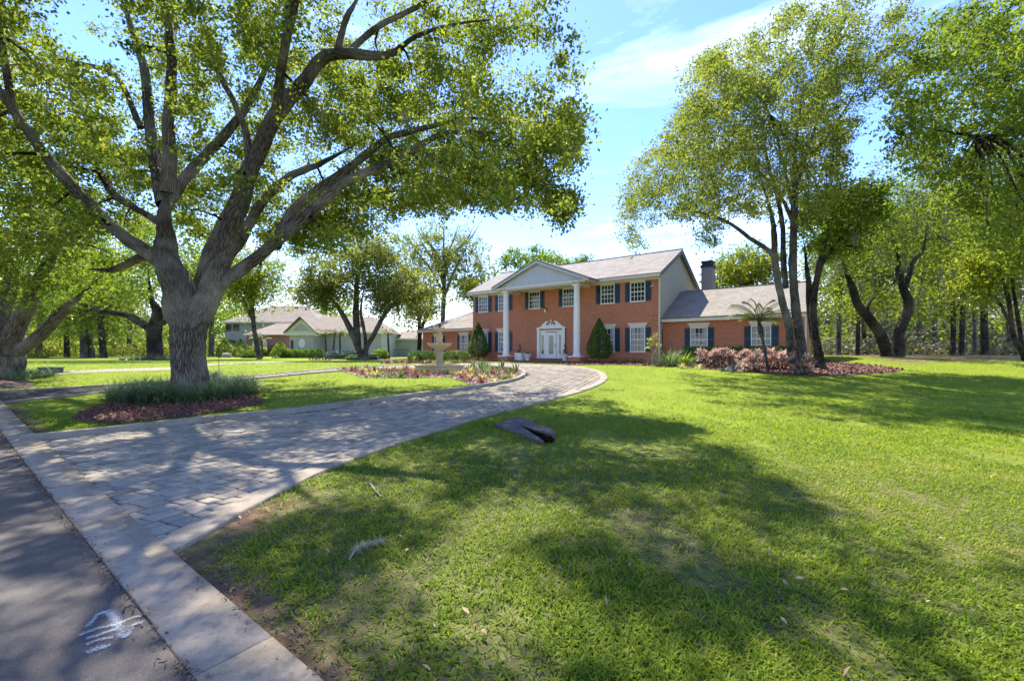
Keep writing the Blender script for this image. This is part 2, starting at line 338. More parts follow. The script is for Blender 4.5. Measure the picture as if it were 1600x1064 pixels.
simple('white_paint', (.74, .73, .69), .45, .04, 3); simple('cream_paint', (.66, .59, .46), .5, .06, 3); simple('pediment_grey', (.47, .47, .47), .6, .05, 2)
simple('siding', (.46, .45, .36), .6, .06, 1.5); simple('trim_grey', (.16, .155, .15), .6, .08, 4); simple('shutter_navy', (.016, .042, .07), .4, .15, 5)
simple('chimney_grey', (.30, .285, .29), .7, .08, 3); simple('metal_dark', (.05, .048, .05), .45, .2, 8, metal=.6)
simple('curtain', (.34, .34, .325), .8, .15, 3); simple('stucco_grey', (.42, .42, .36), .85, .06, 1, .2); simple('stucco_cream', (.66, .66, .48), .8, .05, 1)
simple('window_dark', (.02, .024, .026), .08, .3, 2, spec=.9); simple('glass_lead', (.13, .15, .10), .2, .5, 14, spec=.9)
simple('grate_iron', (.022, .02, .02), .8, .3, 8); simple('util_green', (.05, .10, .065), .5, .1, 5); simple('terracotta_step', (.22, .08, .06), .8, .2, 8)
simple('mulch_brown', (.13, .062, .042), .95, .5, 25, .8, 50); simple('mulch_chip', (.19, .085, .06), .9, .5, 15); simple('rock_pink', (.33, .26, .22), .9, .4, 30, .8, 60); simple('rock_chip', (.48, .36, .30), .9, .5, 12)
simple('moss_grey', (.25, .235, .17), .95, .2, 3); simple('pink_wall', (.34, .17, .15), .8, .1, 2); simple('dry_wood', (.24, .21, .17), .9, .2, 10)
simple('lamp_glass', (.8, .78, .7), .2, .02, 3); simple('slot_shade_black', (.006, .006, .006), 1., .1, 3, spec=0.)  # the last one is flat black, painting the darkness inside the drain slot
def glassmat():
    m, N, O = mat('pane'); co = N('ShaderNodeTexCoord').outputs['Object']
    O(N('ShaderNodeBsdfPrincipled', {'Base Color': (.022, .028, .026, 1), 'Roughness': .03, 'Specular IOR Level': .6, 'IOR': 1.5,
       'Normal': N('ShaderNodeBump', {'Height': noise(N, co, 1.6, 2), 'Strength': .12, 'Distance': .05}).outputs[0]}).outputs[0])
glassmat()
def paintmat():
    m, N, O = mat('road_paint'); p = N('ShaderNodeNewGeometry').outputs['Position']
    f = N('ShaderNodeMath', {0: noise(N, p, 150, 3, .8), 1: noise(N, p, 25, 4)}, operation='ADD').outputs[0]
    c = ramp(N, f, [(.36, (.36, .355, .34)), (.6, (.6, .595, .58))])
    O(N('ShaderNodeBsdfPrincipled', {'Base Color': c, 'Roughness': 1., 'Specular IOR Level': .0}).outputs[0])
paintmat()

# ------------------------------------------------------------------ ground plan (world polygons)
RD = np.array([.7885, -.615]); RN = np.array([.615, .7885])      # road direction and its normal towards the lawn
RP = np.array([-5.57, 5.77])                                     # a point on the gutter's lawn edge
def road_pt(s, o): return RP + RD * s + RN * o
drive_right = gpl([(270, 869), (330, 833), (400, 793), (515, 735), (640, 690), (760, 652), (850, 629), (915, 611), (944, 598), (949, 589), (938, 580.5), (915, 575.5), (893, 572.5)])
def under_gutter(L):
    d = L[0] - L[1]; t = (((L[0][:2] - RP) @ RN) + .33) / max(1e-3, -(d[:2] @ RN)); return np.vstack([L[0] + d * t, L])
drive_right = under_gutter(drive_right)
drive_left = gpl([(50, 691), (150, 680.5), (300, 662.5), (420, 650), (500, 641), (600, 627.5), (700, 614.5), (750, 606.5), (800, 597.5), (817, 590.5), (820, 584), (806, 578.5), (770, 575)])
drive_left = under_gutter(drive_left)
DR = catmull(drive_right, 6); DL = catmull(drive_left, 6)
arm_near = gpl([(-60, 640), (0, 631), (100, 621), (200, 610), (262, 604.5), (400, 592.5), (512, 582), (600, 577.5), (700, 575), (770, 575), (806, 578.5)])
arm_far = gpl([(-60, 617), (0, 612), (100, 607), (200, 600.5), (262, 596.5), (400, 587.5), (512, 577.5), (600, 572.5), (700, 569.3), (760, 568.3), (893, 572)])
AN = catmull(arm_near, 4); AF = catmull(arm_far, 4)
plaza_far = gpl([(893, 572), (800, 567.5), (760, 567.5), (740, 568)])
POLY_A = np.vstack([DR, plaza_far, DL[::-1]]); POLY_B = np.vstack([AN, AF[::-1]])
POLY_ROAD = np.array([road_pt(-400, 0), road_pt(60, 0), road_pt(60, -12), road_pt(-400, -12)])
ISLAND_BED = gpl([(522, 577.6), (545, 583), (569, 590.5), (644, 590.8), (701, 590), (722, 596), (746, 605.5), (780, 600), (800, 596.5), (815, 589), (817, 584), (806, 579.5), (770, 576.3), (700, 576), (600, 578.6)])
OAK_BED = catmull(gpl([(112, 655), (150, 662.5), (210, 660), (315, 648), (395, 634), (413, 628.5), (395, 620), (330, 608), (250, 609), (190, 625), (130, 643), (112, 655)]), 4)
HOUSE_BED = catmull(gpl([(893, 571), (940, 570.5), (1000, 571.5), (1040, 573), (1100, 577), (1180, 583), (1260, 587), (1340, 586), (1408, 579.5), (1390, 574), (1320, 567), (1290, 563)]), 4)
HOUSE_BED = np.vstack([HOUSE_BED, [[9.0, 34, .8], [2.5, 36, .8]]])
LEFT_BED = gpl([(-30, 603), (40, 607), (55, 601), (40, 595), (-30, 592)])
FRONT_BED = gpl([(590, 567), (660, 567.6), (745, 566.5), (790, 565), (800, 561), (700, 560), (590, 561)])

def grid_axis(parts):
    out = [np.array([parts[0][0]])]
    for a, b, n in parts: out.append(np.linspace(a, b, n + 1)[1:])
    return np.concatenate(out)
gx = grid_axis([(-500, -60, 12), (-60, -16, 30), (-16, 12, 100), (12, 40, 40), (40, 500, 12)])
gy = grid_axis([(-60, 0, 10), (0, 16, 64), (16, 40, 48), (40, 100, 20), (100, 900, 12)])
GX, GY = np.meshgrid(gx, gy, indexing='ij'); gv = np.stack([GX.ravel(), GY.ravel(), gz(GX, GY).ravel()], 1)
ni, nj = len(gx), len(gy); ii, jj = np.meshgrid(np.arange(ni - 1), np.arange(nj - 1), indexing='ij'); ii = ii.ravel(); jj = jj.ravel()
gq = np.stack([ii * nj + jj, (ii + 1) * nj + jj, (ii + 1) * nj + jj + 1, ii * nj + jj + 1], 1)
def dist_poly(P, L):
    d = np.full(len(P), 1e9)
    for i in range(len(L) - 1):
        a = L[i][:2]; b = L[i + 1][:2]; ab = b - a; t = np.clip(((P - a) @ ab) / (ab @ ab + 1e-9), 0, 1)
        d = np.minimum(d, np.linalg.norm(P - (a + t[:, None] * ab), axis=1))
    return d
WOOD_FLOOR = np.vstack([gpl([(1270, 556), (1340, 563), (1408, 576), (1450, 573), (1510, 569), (1560, 569.5), (1640, 568), (1760, 567)])[:, :2], [[120, 40], [120, 130], [34, 130], [22, 40]]])
def soil_at(P):
    dr = np.abs((P - RP) @ RN); s = (1 - sm(.08, .5, dr)) * .9
    s = np.maximum(s, (1 - sm(.1, .75, dist_poly(P, drive_right[:4]))) * (1 - sm(4, 6, P[:, 1])))
    s = np.maximum(s, sm(36, 42, P[:, 1]) * sm(14, 20, P[:, 0]) * .8)
    # bare leafy ground under the woodland edge at right
    e = inpoly(P, WOOD_FLOOR) * sm(0, 2.5, dist_poly(P, WOOD_FLOOR[:8])); return np.maximum(s, e * .95)
gsoil = soil_at(gv[:, :2]); gfar = sm(5, 11, gv[:, 1] + np.abs(gv[:, 0]) * .25)
tag(npmesh('ground', gv, gq, M['lawn'], smooth=True, attr={'soil': gsoil, 'far': gfar}), kind='structure')

def sheet(name, poly, dz, material, kind='structure', th=0.0):
    from mathutils.geometry import tessellate_polygon
    tri = tessellate_polygon([[Vector((p[0], p[1], 0)) for p in poly]])
    import bmesh
    bm = bmesh.new(); vs_ = [bm.verts.new((float(p[0]), float(p[1]), 0)) for p in poly]
    for t in tri:
        try: bm.faces.new([vs_[i] for i in t])
        except Exception: pass
    bmesh.ops.subdivide_edges(bm, edges=[e for e in bm.edges if e.calc_length() > 1.2], cuts=4, use_grid_fill=True)
    bmesh.ops.subdivide_edges(bm, edges=[e for e in bm.edges if e.calc_length() > 1.2], cuts=3, use_grid_fill=True)
    bmesh.ops.triangulate(bm, faces=bm.faces[:])
    for v in bm.verts: v.co.z = float(gz(v.co.x, v.co.y)) + dz
    bmesh.ops.recalc_face_normals(bm, faces=bm.faces[:])
    me = bpy.data.meshes.new(name); bm.to_mesh(me); bm.free(); me.materials.append(material)
    if len(me.polygons) and me.polygons[0].normal.z < 0: me.flip_normals()
    return tag(link(name, me), kind=kind)
# road, gutter
def road_strip(name, o0, o1, z0, z1, material, s0=-400, s1=60, parent=None, under=.2):
    S = np.concatenate([np.linspace(s0, -30, 30), np.linspace(-29, s1, 60)]) if s0 < -30 else np.linspace(s0, s1, 6)
    a = np.array([[*road_pt(s, o0), 0] for s in S]); b = np.array([[*road_pt(s, o1), 0] for s in S])
    for q, dz in ((a, z0), (b, z1)): q[:, 2] = gz(q[:, 0], q[:, 1]) + dz
    a2 = a - [0, 0, under]; b2 = b - [0, 0, under]; n = len(S); V = np.vstack([a, b, a2, b2]); i = np.arange(n - 1)
    Q = np.vstack([np.stack([i, i + 1, n + i + 1, n + i], 1), np.stack([n + i, n + i + 1, 3 * n + i + 1, 3 * n + i], 1), np.stack([2 * n + i, 2 * n + i + 1, i + 1, i], 1)])
    Qe = np.array([[0, n, 3 * n, 2 * n], [n - 1, 3 * n - 1, 4 * n - 1, 2 * n - 1][::1]])
    Qe = np.array([[0, n, 3 * n, 2 * n], [2 * n - 1, n - 1, 3 * n - 1, 4 * n - 1]])
    return npmesh(name, V, np.vstack([Q, Qe]), material, parent)
tag(road_strip('road', -9.5, -.37, .034, .026, M['asphalt']), kind='structure')
gut = empty('gutter', (0, 0, 0)); tag(gut, kind='structure')
cuts = [-400, -30, -15, -7, -3.6, 1.32 + 1.35, 6.0, 9.2, 60]
cuts = [-400, -30, -15, -7.2, -3.3, 2.27, 5.4, 8.5, 60]
for a_, b_ in zip(cuts[:-1], cuts[1:]):
    road_strip('gutter_slab', -.358, .0, .036, .046, M['concrete'], a_ + .006, b_ - .006, gut)
# driveway base, pavers, edging
tag(sheet('driveway', np.vstack([POLY_A[:, :2]]), .006, M['sand_joint']), kind='structure')
drive_root = bpy.data.objects['driveway']
sheet('driveway_arm', POLY_B, .008, M['sand_joint'])
ca = np.array([.375, .927]); cb = np.array([.927, -.375])
pv = []
v_ = -14.0; row = 0
while v_ < 14:
    hgt = [.15, .225, .15, .225, .225][row % 5]; row += 1
    u_ = -14.0 + rng.random() * .3
    while u_ < 34:
        ln = float(rng.choice([.15, .225, .225, .30])) if hgt < .2 else float(rng.choice([.15, .225, .30]))
        pv.append((u_, v_, ln, hgt)); u_ += ln
    v_ += hgt
pv = np.array(pv); cen = (pv[:, 0] + pv[:, 2] / 2)[:, None] * ca + (pv[:, 1] + pv[:, 3] / 2)[:, None] * cb + np.array([-3., 4.])
ok = np.ones(len(pv), bool)
for dx, dy in ((-.5, -.5), (.5, -.5), (.5, .5), (-.5, .5)):
    c = cen + (pv[:, 2] * dx)[:, None] * ca + (pv[:, 3] * dy)[:, None] * cb
    ok &= inpoly(c, POLY_A) | inpoly(c, POLY_B)
pv = pv[ok]; cen = cen[ok]
order = np.argsort(cen[:, 1] + np.abs(cen[:, 0]) * .0 + 100 * (cen[:, 1] < 2.6)); pv = pv[order]; cen = cen[order]
def paver_verts(ln, h, jit):
    e = .010; b = .013; x = ln / 2 - e; y = h / 2 - e; V = []
    for (xx, yy, zz) in ((x, y, 0), (x, y, .023), (x - b, y - b, .031)):
        V += [(-xx, -yy, zz), (xx, -yy, zz), (xx, yy, zz), (-xx, yy, zz)]
    return np.array(V)
PQ = np.array([(0, 1, 5, 4), (1, 2, 6, 5), (2, 3, 7, 6), (3, 0, 4, 7), (4, 5, 9, 8), (5, 6, 10, 9), (6, 7, 11, 10), (7, 4, 8, 11), (8, 9, 10, 11)])
ang = math.atan2(ca[1], ca[0]); meshes = {}
for k in range(min(300, len(pv))):
    key = (round(pv[k, 2], 3), round(pv[k, 3], 3))
    if key not in meshes:
        o = npmesh('paver', paver_verts(*key, 0), PQ, M['paver'], drive_root); meshes[key] = o.data
    else: o = link('paver', meshes[key], drive_root)
    o.location = (cen[k, 0], cen[k, 1], float(gz(*cen[k])) + float(rng.uniform(-.003, .003)))
    o.rotation_euler = (float(rng.normal(0, .008)), float(rng.normal(0, .008)), ang + float(rng.normal(0, .008)))
Vs = []; rest = np.arange(min(300, len(pv)), len(pv))
if len(rest):
    for k in rest:
        V = paver_verts(pv[k, 2], pv[k, 3], 0); V[:, 2] += rng.uniform(-.003, .003) + gz(*cen[k]) + V[:, 0] * rng.normal(0, .01)
        xy = V[:, :1] * ca + V[:, 1:2] * cb * -1 + cen[k]; Vs.append(np.hstack([xy, V[:, 2:]]))
    tag(npmesh('paver_field', np.vstack(Vs), np.vstack([PQ + 12 * i for i in range(len(rest))]), M['paver'], drive_root), kind='stuff')
def band(name, L, w0, w1, z0, z1, material, seglen=2.4, parent=None, gap=.006):
    L = np.asarray(L)[:, :2]; d = np.gradient(L, axis=0); d /= np.linalg.norm(d, axis=1)[:, None]; nrm = np.stack([-d[:, 1], d[:, 0]], 1)
    s = np.concatenate([[0], np.cumsum(np.linalg.norm(np.diff(L, axis=0), axis=1))]); q = 0
    while q < s[-1] - .2:
        e = min(q + seglen * rng.uniform(.95, 1.05), s[-1]); t = np.linspace(q + gap, e - gap, 8)
        P = np.stack([np.interp(t, s, L[:, 0]), np.interp(t, s, L[:, 1])], 1); Nn = np.stack([np.interp(t, s, nrm[:, 0]), np.interp(t, s, nrm[:, 1])], 1)
        rows = []
        for w, z in ((w0, -.1), (w0, z0 - .01), (w0 + np.sign(w1 - w0) * .012, z0), (w1 - np.sign(w1 - w0) * .012, z1), (w1, z1 - .01), (w1, -.1)):
            R = P + Nn * w; rows.append(np.hstack([R, (gz(R[:, 0], R[:, 1]) + z)[:, None]]))
        V = np.stack(rows, 1).reshape(-1, 3); Q = []
        for i in range(7):
            for j in range(5): Q.append((i * 6 + j, (i + 1) * 6 + j, (i + 1) * 6 + j + 1, i * 6 + j + 1))
        V2 = np.vstack([V]); Q = np.array(Q)
        o = npmesh(name, V2, [Q, np.array([[0, 1, 2, 3, 4, 5], [47, 46, 45, 44, 43, 42]])], material, parent)
        q = e
    return
edg = empty('driveway_edging'); tag(edg, kind='structure')
band('edging_strip', DR[4:], 0.0, .29, .042, .042, M['concrete'], 3.2, edg)
band('edging_strip', DL[3:], .12, -.05, .14, .14, M['concrete_kerb'], 3.0, edg)
band('edging_strip', AN[:26], .0, .12, .06, .06, M['concrete_kerb'], 3.0, edg)
band('edging_strip', AF, .0, -.12, .06, .06, M['concrete'], 3.0, edg)
sheet('mulch_bed', OAK_BED[:-1], .02, M['mulch_brown']); sheet('planting_bed', HOUSE_BED, .02, M['mulch_brown'])
sheet('rock_bed', ISLAND_BED, .02, M['rock_pink']); sheet('front_bed', FRONT_BED, .02, M['mulch_brown']); sheet('tree_bed', LEFT_BED, .02, M['mulch_brown'])
NB = gpl([(40, 588), (150, 582), (265, 578.5), (310, 573), (380, 568.5), (460, 566.2), (460, 565), (380, 566.3), (300, 569.5), (262, 574), (150, 577.5), (40, 583.5)])
sheet('neighbour_driveway', NB, .012, M['concrete'])
def chips(name, poly, n, L, material, dz=.03):
    lo = poly[:, :2].min(0); hi = poly[:, :2].max(0); P = lo + rng.random((n * 4, 2)) * (hi - lo); P = P[inpoly(P, poly)][:n]
    P3 = np.hstack([P, (gz(P[:, 0], P[:, 1]) + dz + rng.random(len(P)) * .025)[:, None]])
    V, Q = leaves(P3, L, L * .4, 1.6, droop=0); return tag(npmesh(name, V, Q, material), kind='stuff')
chips('mulch_chips', OAK_BED, 9000, .08, M['mulch_chip']); chips('bed_mulch_chips', HOUSE_BED, 9000, .16, M['mulch_chip']); chips('rock_chips', ISLAND_BED, 7000, .12, M['rock_chip'])

# ------------------------------------------------------------------ the brick house
HA = math.atan2(-.601, .799); HP = np.array([9.92, 30.29, .8])
hx = np.array([.799, -.601]); hy = np.array([.601, .799])
def hw(lx, ly, lz=0): p = HP[:2] + hx * lx + hy * ly; return np.array([p[0], p[1], HP[2] + lz])
house = empty('brick_house', HP, HA)
tag(house, 'two storey red brick house with white columned portico and grey roof', 'house')
B = lambda: MB()
DX = -8.5
B().box(-16.8, 0, 0, .25, -.6, 6.12).build('wall', M['brick'], house)
B().box(-16.8, -16.55, .26, 9, -.6, 6.12).build('wall', M['brick_side'], house)
B().box(-16.5, -.3, 8.75, 9, -.6, 6.12).build('wall', M['brick'], house)
# gable end, lapped boards clipped to the gable
gable = B(); z = -.5
RZ, EZ, PIT = 8.47, 6.1, .49
B().slab([(-.22, .26, -.5), (-.22, 9, -.5), (-.22, 9, 6.2), (-.22, 4.5, 8.36), (-.22, .26, 6.2)], (.17, 0, 0)).build('wall', M['siding'], house)
n_b = 0
z = 2.4
while z < 8.3:
    zz = z + .15; y0 = .02 if zz < 6.2 else .02 + (zz - 6.15) / PIT + .0; y1 = 9 - max(0, (zz - 6.15) / PIT)
    if y1 - y0 > .3: gable.add([(.0, y0, z), (.0, y1, z), (-.035, y1, zz), (-.035, y0, zz), (-.05, y0, z), (-.05, y1, z)], [(0, 1, 2, 3), (4, 5, 1, 0)])
    z = zz
tag(gable.build('siding', M['siding'], house), kind='stuff')
def qset(x0, x1, flip):
    shared = {}
    zq = -.1; i = 0
    while zq < 5.8:
        wq = .42 if i % 2 else .28
        key = i % 2
        if key not in shared:
            b = B().box(0, wq, -.025, .02, 0, .33) if not flip else B().box(-wq, 0, -.025, .02, 0, .33)
            o = b.build('quoin', M['brick'], house); shared[key] = o.data
        else: o = link('quoin', shared[key], house)
        o.location = (x0, 0, zq); zq += .375; i += 1
qset(-16.8, 0, False); qset(-.002, 0, True)
# main roof
def roof(P, name='roof', m='shingle', th=.13): return B().slab(P, (0, 0, -th)).build(name, M[m], house)
roof([(-17.15, -.45, EZ), (.28, -.45, EZ), (.28, 4.5, RZ + .05), (-17.15, 4.5, RZ + .05)])
roof([(-17.15, 4.5, RZ + .05), (.28, 4.5, RZ + .05), (.28, 9.45, EZ), (-17.15, 9.45, EZ)])
B().box(-17.15, .28, 4.42, 4.58, RZ + .03, RZ + .09).build('ridge_cap', M['shingle'], house)
B().box(-17.15, .26, -.5, -.42, 5.84, 6.02).build('fascia', M['cream_paint'], house)
B().box(-17.15, .26, -.42, -.003, 5.86, 5.9).build('soffit', M['cream_paint'], house)
B().box(-16.8, 0, -.05, -.003, 5.72, 5.855).build('frieze', M['cream_paint'], house)
for (ya, za, yb, zb) in ((-.45, EZ - .14, 4.5, RZ - .09), (9.45, EZ - .14, 4.5, RZ - .09)):
    B().slab([(.2, ya, za), (.2, yb, zb), (.2, yb, zb - .2), (.2, ya, za - .2)], (.07, 0, 0)).build('rake_board', M['trim_grey'], house)
B().box(.03, .12, -.12, .0 - .03, -.3, 5.8).build('downspout', M['cream_paint'], house)
# right wing
B().box(0.02, 8.0, .8, 1.05, -.6, 3.02).build('wall', M['brick'], house)
B().slab([(7.78, 1.06, -.6), (7.78, 9.4, -.6), (7.78, 9.4, 3.0), (7.78, 5.1, 5.15), (7.78, 1.06, 3.15)], (.22, 0, 0)).build('wall', M['brick_side'], house)
B().box(.02, 7.7, 9.2, 9.4, -.6, 3.0).build('wall', M['brick'], house)
roof([(.0, .4, 3.08), (8.35, .4, 3.08), (8.35, 5.1, 5.41), (.0, 5.1, 5.41)])
roof([(.0, 5.1, 5.41), (8.35, 5.1, 5.41), (8.35, 9.8, 3.08), (.0, 9.8, 3.08)])
B().box(.3, 8.35, 5.02, 5.18, 5.38, 5.45).build('ridge_cap', M['shingle'], house)
B().box(.03, 8.33, .34, .42, 2.8, 2.99).build('fascia', M['cream_paint'], house)
B().box(.03, 8.33, .42, .797, 2.83, 2.87).build('soffit', M['cream_paint'], house)
B().box(8.26, 8.34, .45, .55, -.2, 2.8).build('downspout', M['cream_paint'], house)
# left wing with a hipped end
B().box(-25.25, -16.82, 1.6, 1.85, -.6, 3.02).build('wall', M['brick'], house)
B().box(-25.25, -25.0, 1.86, 9, -.6, 3.02).build('wall', M['brick_side'], house)
roof([(-25.7, 1.2, 3.05), (-16.78, 1.2, 3.05), (-16.78, 5.4, 5.1), (-21.5, 5.4, 5.1)])
roof([(-25.7, 9.6, 3.05), (-25.7, 1.2, 3.05), (-21.5, 5.4, 5.1)], m='shingle_side')
roof([(-16.78, 9.6, 3.05), (-25.7, 9.6, 3.05), (-21.5, 5.4, 5.1), (-16.78, 5.4, 5.1)])
B().box(-25.68, -16.82, 1.14, 1.22, 2.78, 2.96).build('fascia', M['cream_paint'], house)
B().box(-25.68, -16.82, 1.22, 1.597, 2.8, 2.84).build('soffit', M['cream_paint'], house)
# chimney
chim = B().box(1.05, 1.85, 6.7, 7.6, 3.0, 7.35)
for i in range(6): chim.box(1.05 + i * .15, 1.07 + i * .15, 6.685, 6.7, 4, 7.35)
for i in range(6): chim.box(1.85, 1.865, 6.72 + i * .16, 6.74 + i * .16, 4, 7.35)
ch_o = chim.build('chimney', M['chimney_grey'], house)
B().box(.98, 1.92, 6.63, 7.67, 7.35, 7.5).slab([(1.0, 6.65, 7.52), (1.9, 6.65, 7.52), (1.9, 7.65, 7.52), (1.0, 7.65, 7.52)], (0, 0, .02)).box(1.08, 1.82, 6.73, 7.57, 7.54, 7.72).box(1.03, 1.87, 6.68, 7.62, 7.72, 7.86).build('chimney_cap', M['metal_dark'], ch_o)
# portico
PR, PE = 7.75, 6.0
for s_ in (-1, 1):
    roof([(DX, -2.2, PR), (DX, 4.2, PR), (DX + s_ * 4.35, 1.2, PE), (DX + s_ * 4.35, -2.2, PE)], m='shingle_side')
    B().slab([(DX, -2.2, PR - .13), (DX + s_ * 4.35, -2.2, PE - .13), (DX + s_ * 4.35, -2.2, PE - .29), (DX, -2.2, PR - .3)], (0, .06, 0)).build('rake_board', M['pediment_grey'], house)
    B().box(min(DX + s_ * 3.0, DX + s_ * 4.3), max(DX + s_ * 3.0, DX + s_ * 4.3), -2.12, -.48, 5.78, 5.845).build('soffit', M['cream_paint'], house)
    B().box(DX + s_ * 3.2 - .2, DX + s_ * 3.2 + .2, -1.5, -.06, 5.52, 5.775).build('portico_beam', M['cream_paint'], house)
    col = B().lathe([(.3, .5), (.3, .56), (.27, .6), (.29, .64), (.27, .69), (.245, .72), (.245, 2.2), (.235, 3.8), (.21, 5.25), (.235, 5.28), (.235, 5.32), (.21, 5.35), (.21, 5.42), (.27, 5.5), (.27, 5.53)], (DX + s_ * 3.2, -1.73, 0), 28).build('column', M['white_paint'], house, True)
    B().box(DX + s_ * 3.2 - .29, DX + s_ * 3.2 + .29, -2.02, -1.44, 5.535, 5.6).build('abacus', M['white_paint'], col)
    B().box(DX + s_ * 3.2 - .45, DX + s_ * 3.2 + .45, -2.18, -1.28, -.2, .42).build('pedestal', M['brick'], col)
    B().box(DX + s_ * 3.2 - .5, DX + s_ * 3.2 + .5, -2.23, -1.23, .423, .5).build('pedestal_cap', M['white_paint'], col, bevel=.01)
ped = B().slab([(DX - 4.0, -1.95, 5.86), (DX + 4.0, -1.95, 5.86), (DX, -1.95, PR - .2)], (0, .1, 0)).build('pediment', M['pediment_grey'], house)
B().box(DX - 4.0, DX + 4.0, -2.02, -1.955, 5.72, 5.9).build('portico_beam', M['cream_paint'], house)
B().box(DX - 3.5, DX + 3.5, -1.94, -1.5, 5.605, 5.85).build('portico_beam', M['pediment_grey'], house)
B().box(DX - 2.99, DX + 2.99, -1.49, -.52, 5.8, 5.84).build('portico_ceiling', M['cream_paint'], house)
B().box(DX - 3.9, DX + 3.9, -2.4, -.003, -.3, .13).build('porch_step', M['terracotta_step'], house, bevel=.015)
B().box(DX - 1.5, DX + 1.5, -.75, -.005, .133, .27).build('porch_step', M['terracotta_step'], house, bevel=.015)
# entrance
sur = B()
half = [(1.28, .27), (1.28, 2.62), (1.34, 2.64), (1.34, 2.72), (1.1, 2.76), (.92, 2.86), (.72, 3.03), (.55, 3.17), (.4, 3.22), (.28, 3.19), (.2, 3.08), (.1, 2.95), (.05, 2.9)]
poly = [(DX + x, -.14, z) for x, z in half] + [(DX - x, -.14, z) for x, z in half[::-1]]
ent = B().slab([(DX + x, -.1, z) for x, z in half[1:]] + [(DX - x, -.1, z) for x, z in half[:0:-1]], (0, .097, 0)).build('door_surround', M['white_paint'], house)
for s_ in (-1, 1):
    B().box(DX + s_ * 1.16 - .12, DX + s_ * 1.16 + .12, -.17, -.102, .27, 2.6).box(DX + s_ * 1.16 - .16, DX + s_ * 1.16 + .16, -.2, -.103, 2.6, 2.7).box(DX + s_ * 1.16 - .15, DX + s_ * 1.16 + .15, -.19, -.103, .272, .42).build('pilaster', M['white_paint'], ent)
    P = [(DX + s_ * (.3 + .11 * math.cos(a)), -.135, 3.0 + .11 * math.sin(a)) for a in np.linspace(0, 2 * math.pi, 14, endpoint=False)]
    B().slab(P, (0, .03, 0)).build('rosette', M['trim_grey'], ent)
    B().box(DX + s_ * .8 - .3, DX + s_ * .8 + .3, -.06, -.003, .28, 2.4).build('sidelight', M['white_paint'], ent)
    B().box(DX + s_ * .8 - .1, DX + s_ * .8 + .1, -.07, -.061, .62, 2.12).build('sidelight_glass', M['window_dark'], ent)
B().lathe([(.06, 2.86), (.08, 2.95), (.04, 3.05), (.07, 3.15), (.045, 3.27), (.01, 3.42)], (DX, -.1, 0), 12).build('finial', M['white_paint'], ent, True)
B().box(DX - 1.28, DX + 1.28, -.13, -.101, 2.4, 2.5).build('cornice', M['white_paint'], ent)
door = B().box(DX - .46, DX + .46, -.08, -.003, .28, 2.33).build('door', M['white_paint'], house)
gp_ = [(DX - .21, -.092, .62), (DX + .21, -.092, .62), (DX + .21, -.092, 1.9)] + [(DX + .21 * math.cos(a), -.092, 1.9 + .2 * math.sin(a)) for a in np.linspace(.3, math.pi - .3, 7)] + [(DX - .21, -.092, 1.9)]
B().slab(gp_, (0, .011, 0)).build('door_glass', M['glass_lead'], door)
B().tube([(DX + .38, -.13, 1.2), (DX + .38, -.13, 1.42)], [.015, .015], 6).box(DX + .36, DX + .4, -.12, -.08, 1.16, 1.22).build('door_handle', M['metal_dark'], door)
# windows
def window(x, y, z0, w, h, curtain=False, rows=4, colsn=4, sash=True):
    fr = B(); f = .06
    for a in ((x - w / 2 - f, x - w / 2, z0, z0 + h), (x + w / 2, x + w / 2 + f, z0, z0 + h), (x - w / 2 - f, x + w / 2 + f, z0 + h, z0 + h + f), (x - w / 2 - f - .03, x + w / 2 + f + .03, z0 - .09, z0)):
        fr.box(a[0], a[1], y - .09, y - .003, a[2], a[3])
    fr.box(x - w / 2, x + w / 2, y - .075, y - .045, z0 + h / 2 - .03, z0 + h / 2 + .03)
    wo_ = fr.build('window', M['white_paint'], house)
    for zz in (z0, z0 + h / 2):
        B().box(x - w / 2, x + w / 2, y - .04, y - .03, zz + (.03 if zz > z0 else 0), zz + h / 2 - (.03 if zz == z0 else 0)).build('pane', M['pane'], wo_)
    mu = B()
    for i in range(1, colsn): mu.box(x - w / 2 + w * i / colsn - .014, x - w / 2 + w * i / colsn + .014, y - .058, y - .042, z0, z0 + h)
    for i in range(1, rows):
        if i != rows // 2: mu.box(x - w / 2, x + w / 2, y - .056, y - .044, z0 + h * i / rows - .014, z0 + h * i / rows + .014)
    mu.build('muntins', M['white_paint'], wo_)
    if curtain: B().box(x - w / 2 + .03, x - w / 2 + w * .22, y - .043, y - .041, z0 + .02, z0 + h - .02).box(x + w / 2 - w * .2, x + w / 2 - .03, y - .043, y - .041, z0 + .02, z0 + h - .02).build('curtain', M['curtain'], wo_)
    zt = z0 + h + f
    B().slab([(x - w / 2 - .08, y - .13, zt + .01), (x + w / 2 + .08, y - .13, zt + .01), (x + w / 2 + .2, y - .13, zt + .24), (x - w / 2 - .2, y - .13, zt + .24)], (0, .127, 0)).box(x - w / 2 - .24, x + w / 2 + .24, y - .16, y - .003, zt + .241, zt + .3).build('window_head', M['cream_paint'], wo_)
    for s_ in (-1, 1):
        xc = x + s_ * (w / 2 + f + .2); sh = B().box(xc - .185, xc + .185, y - .05, y - .003, z0 - .04, z0 + h + .05)
        for (za, zb) in ((z0 + .05, z0 + h * .48), (z0 + h * .54, z0 + h - .04)):
            n = 12
            for k in range(n):
                q = za + (zb - za) * k / n; e = (zb - za) / n
                sh.slab([(xc - .13, y - .051, q), (xc + .13, y - .051, q), (xc + .13, y - .068, q + e * .4), (xc - .13, y - .068, q + e * .4)], (0, .004, e * .5))
        sh.build('shutter', M['shutter_navy'], house)
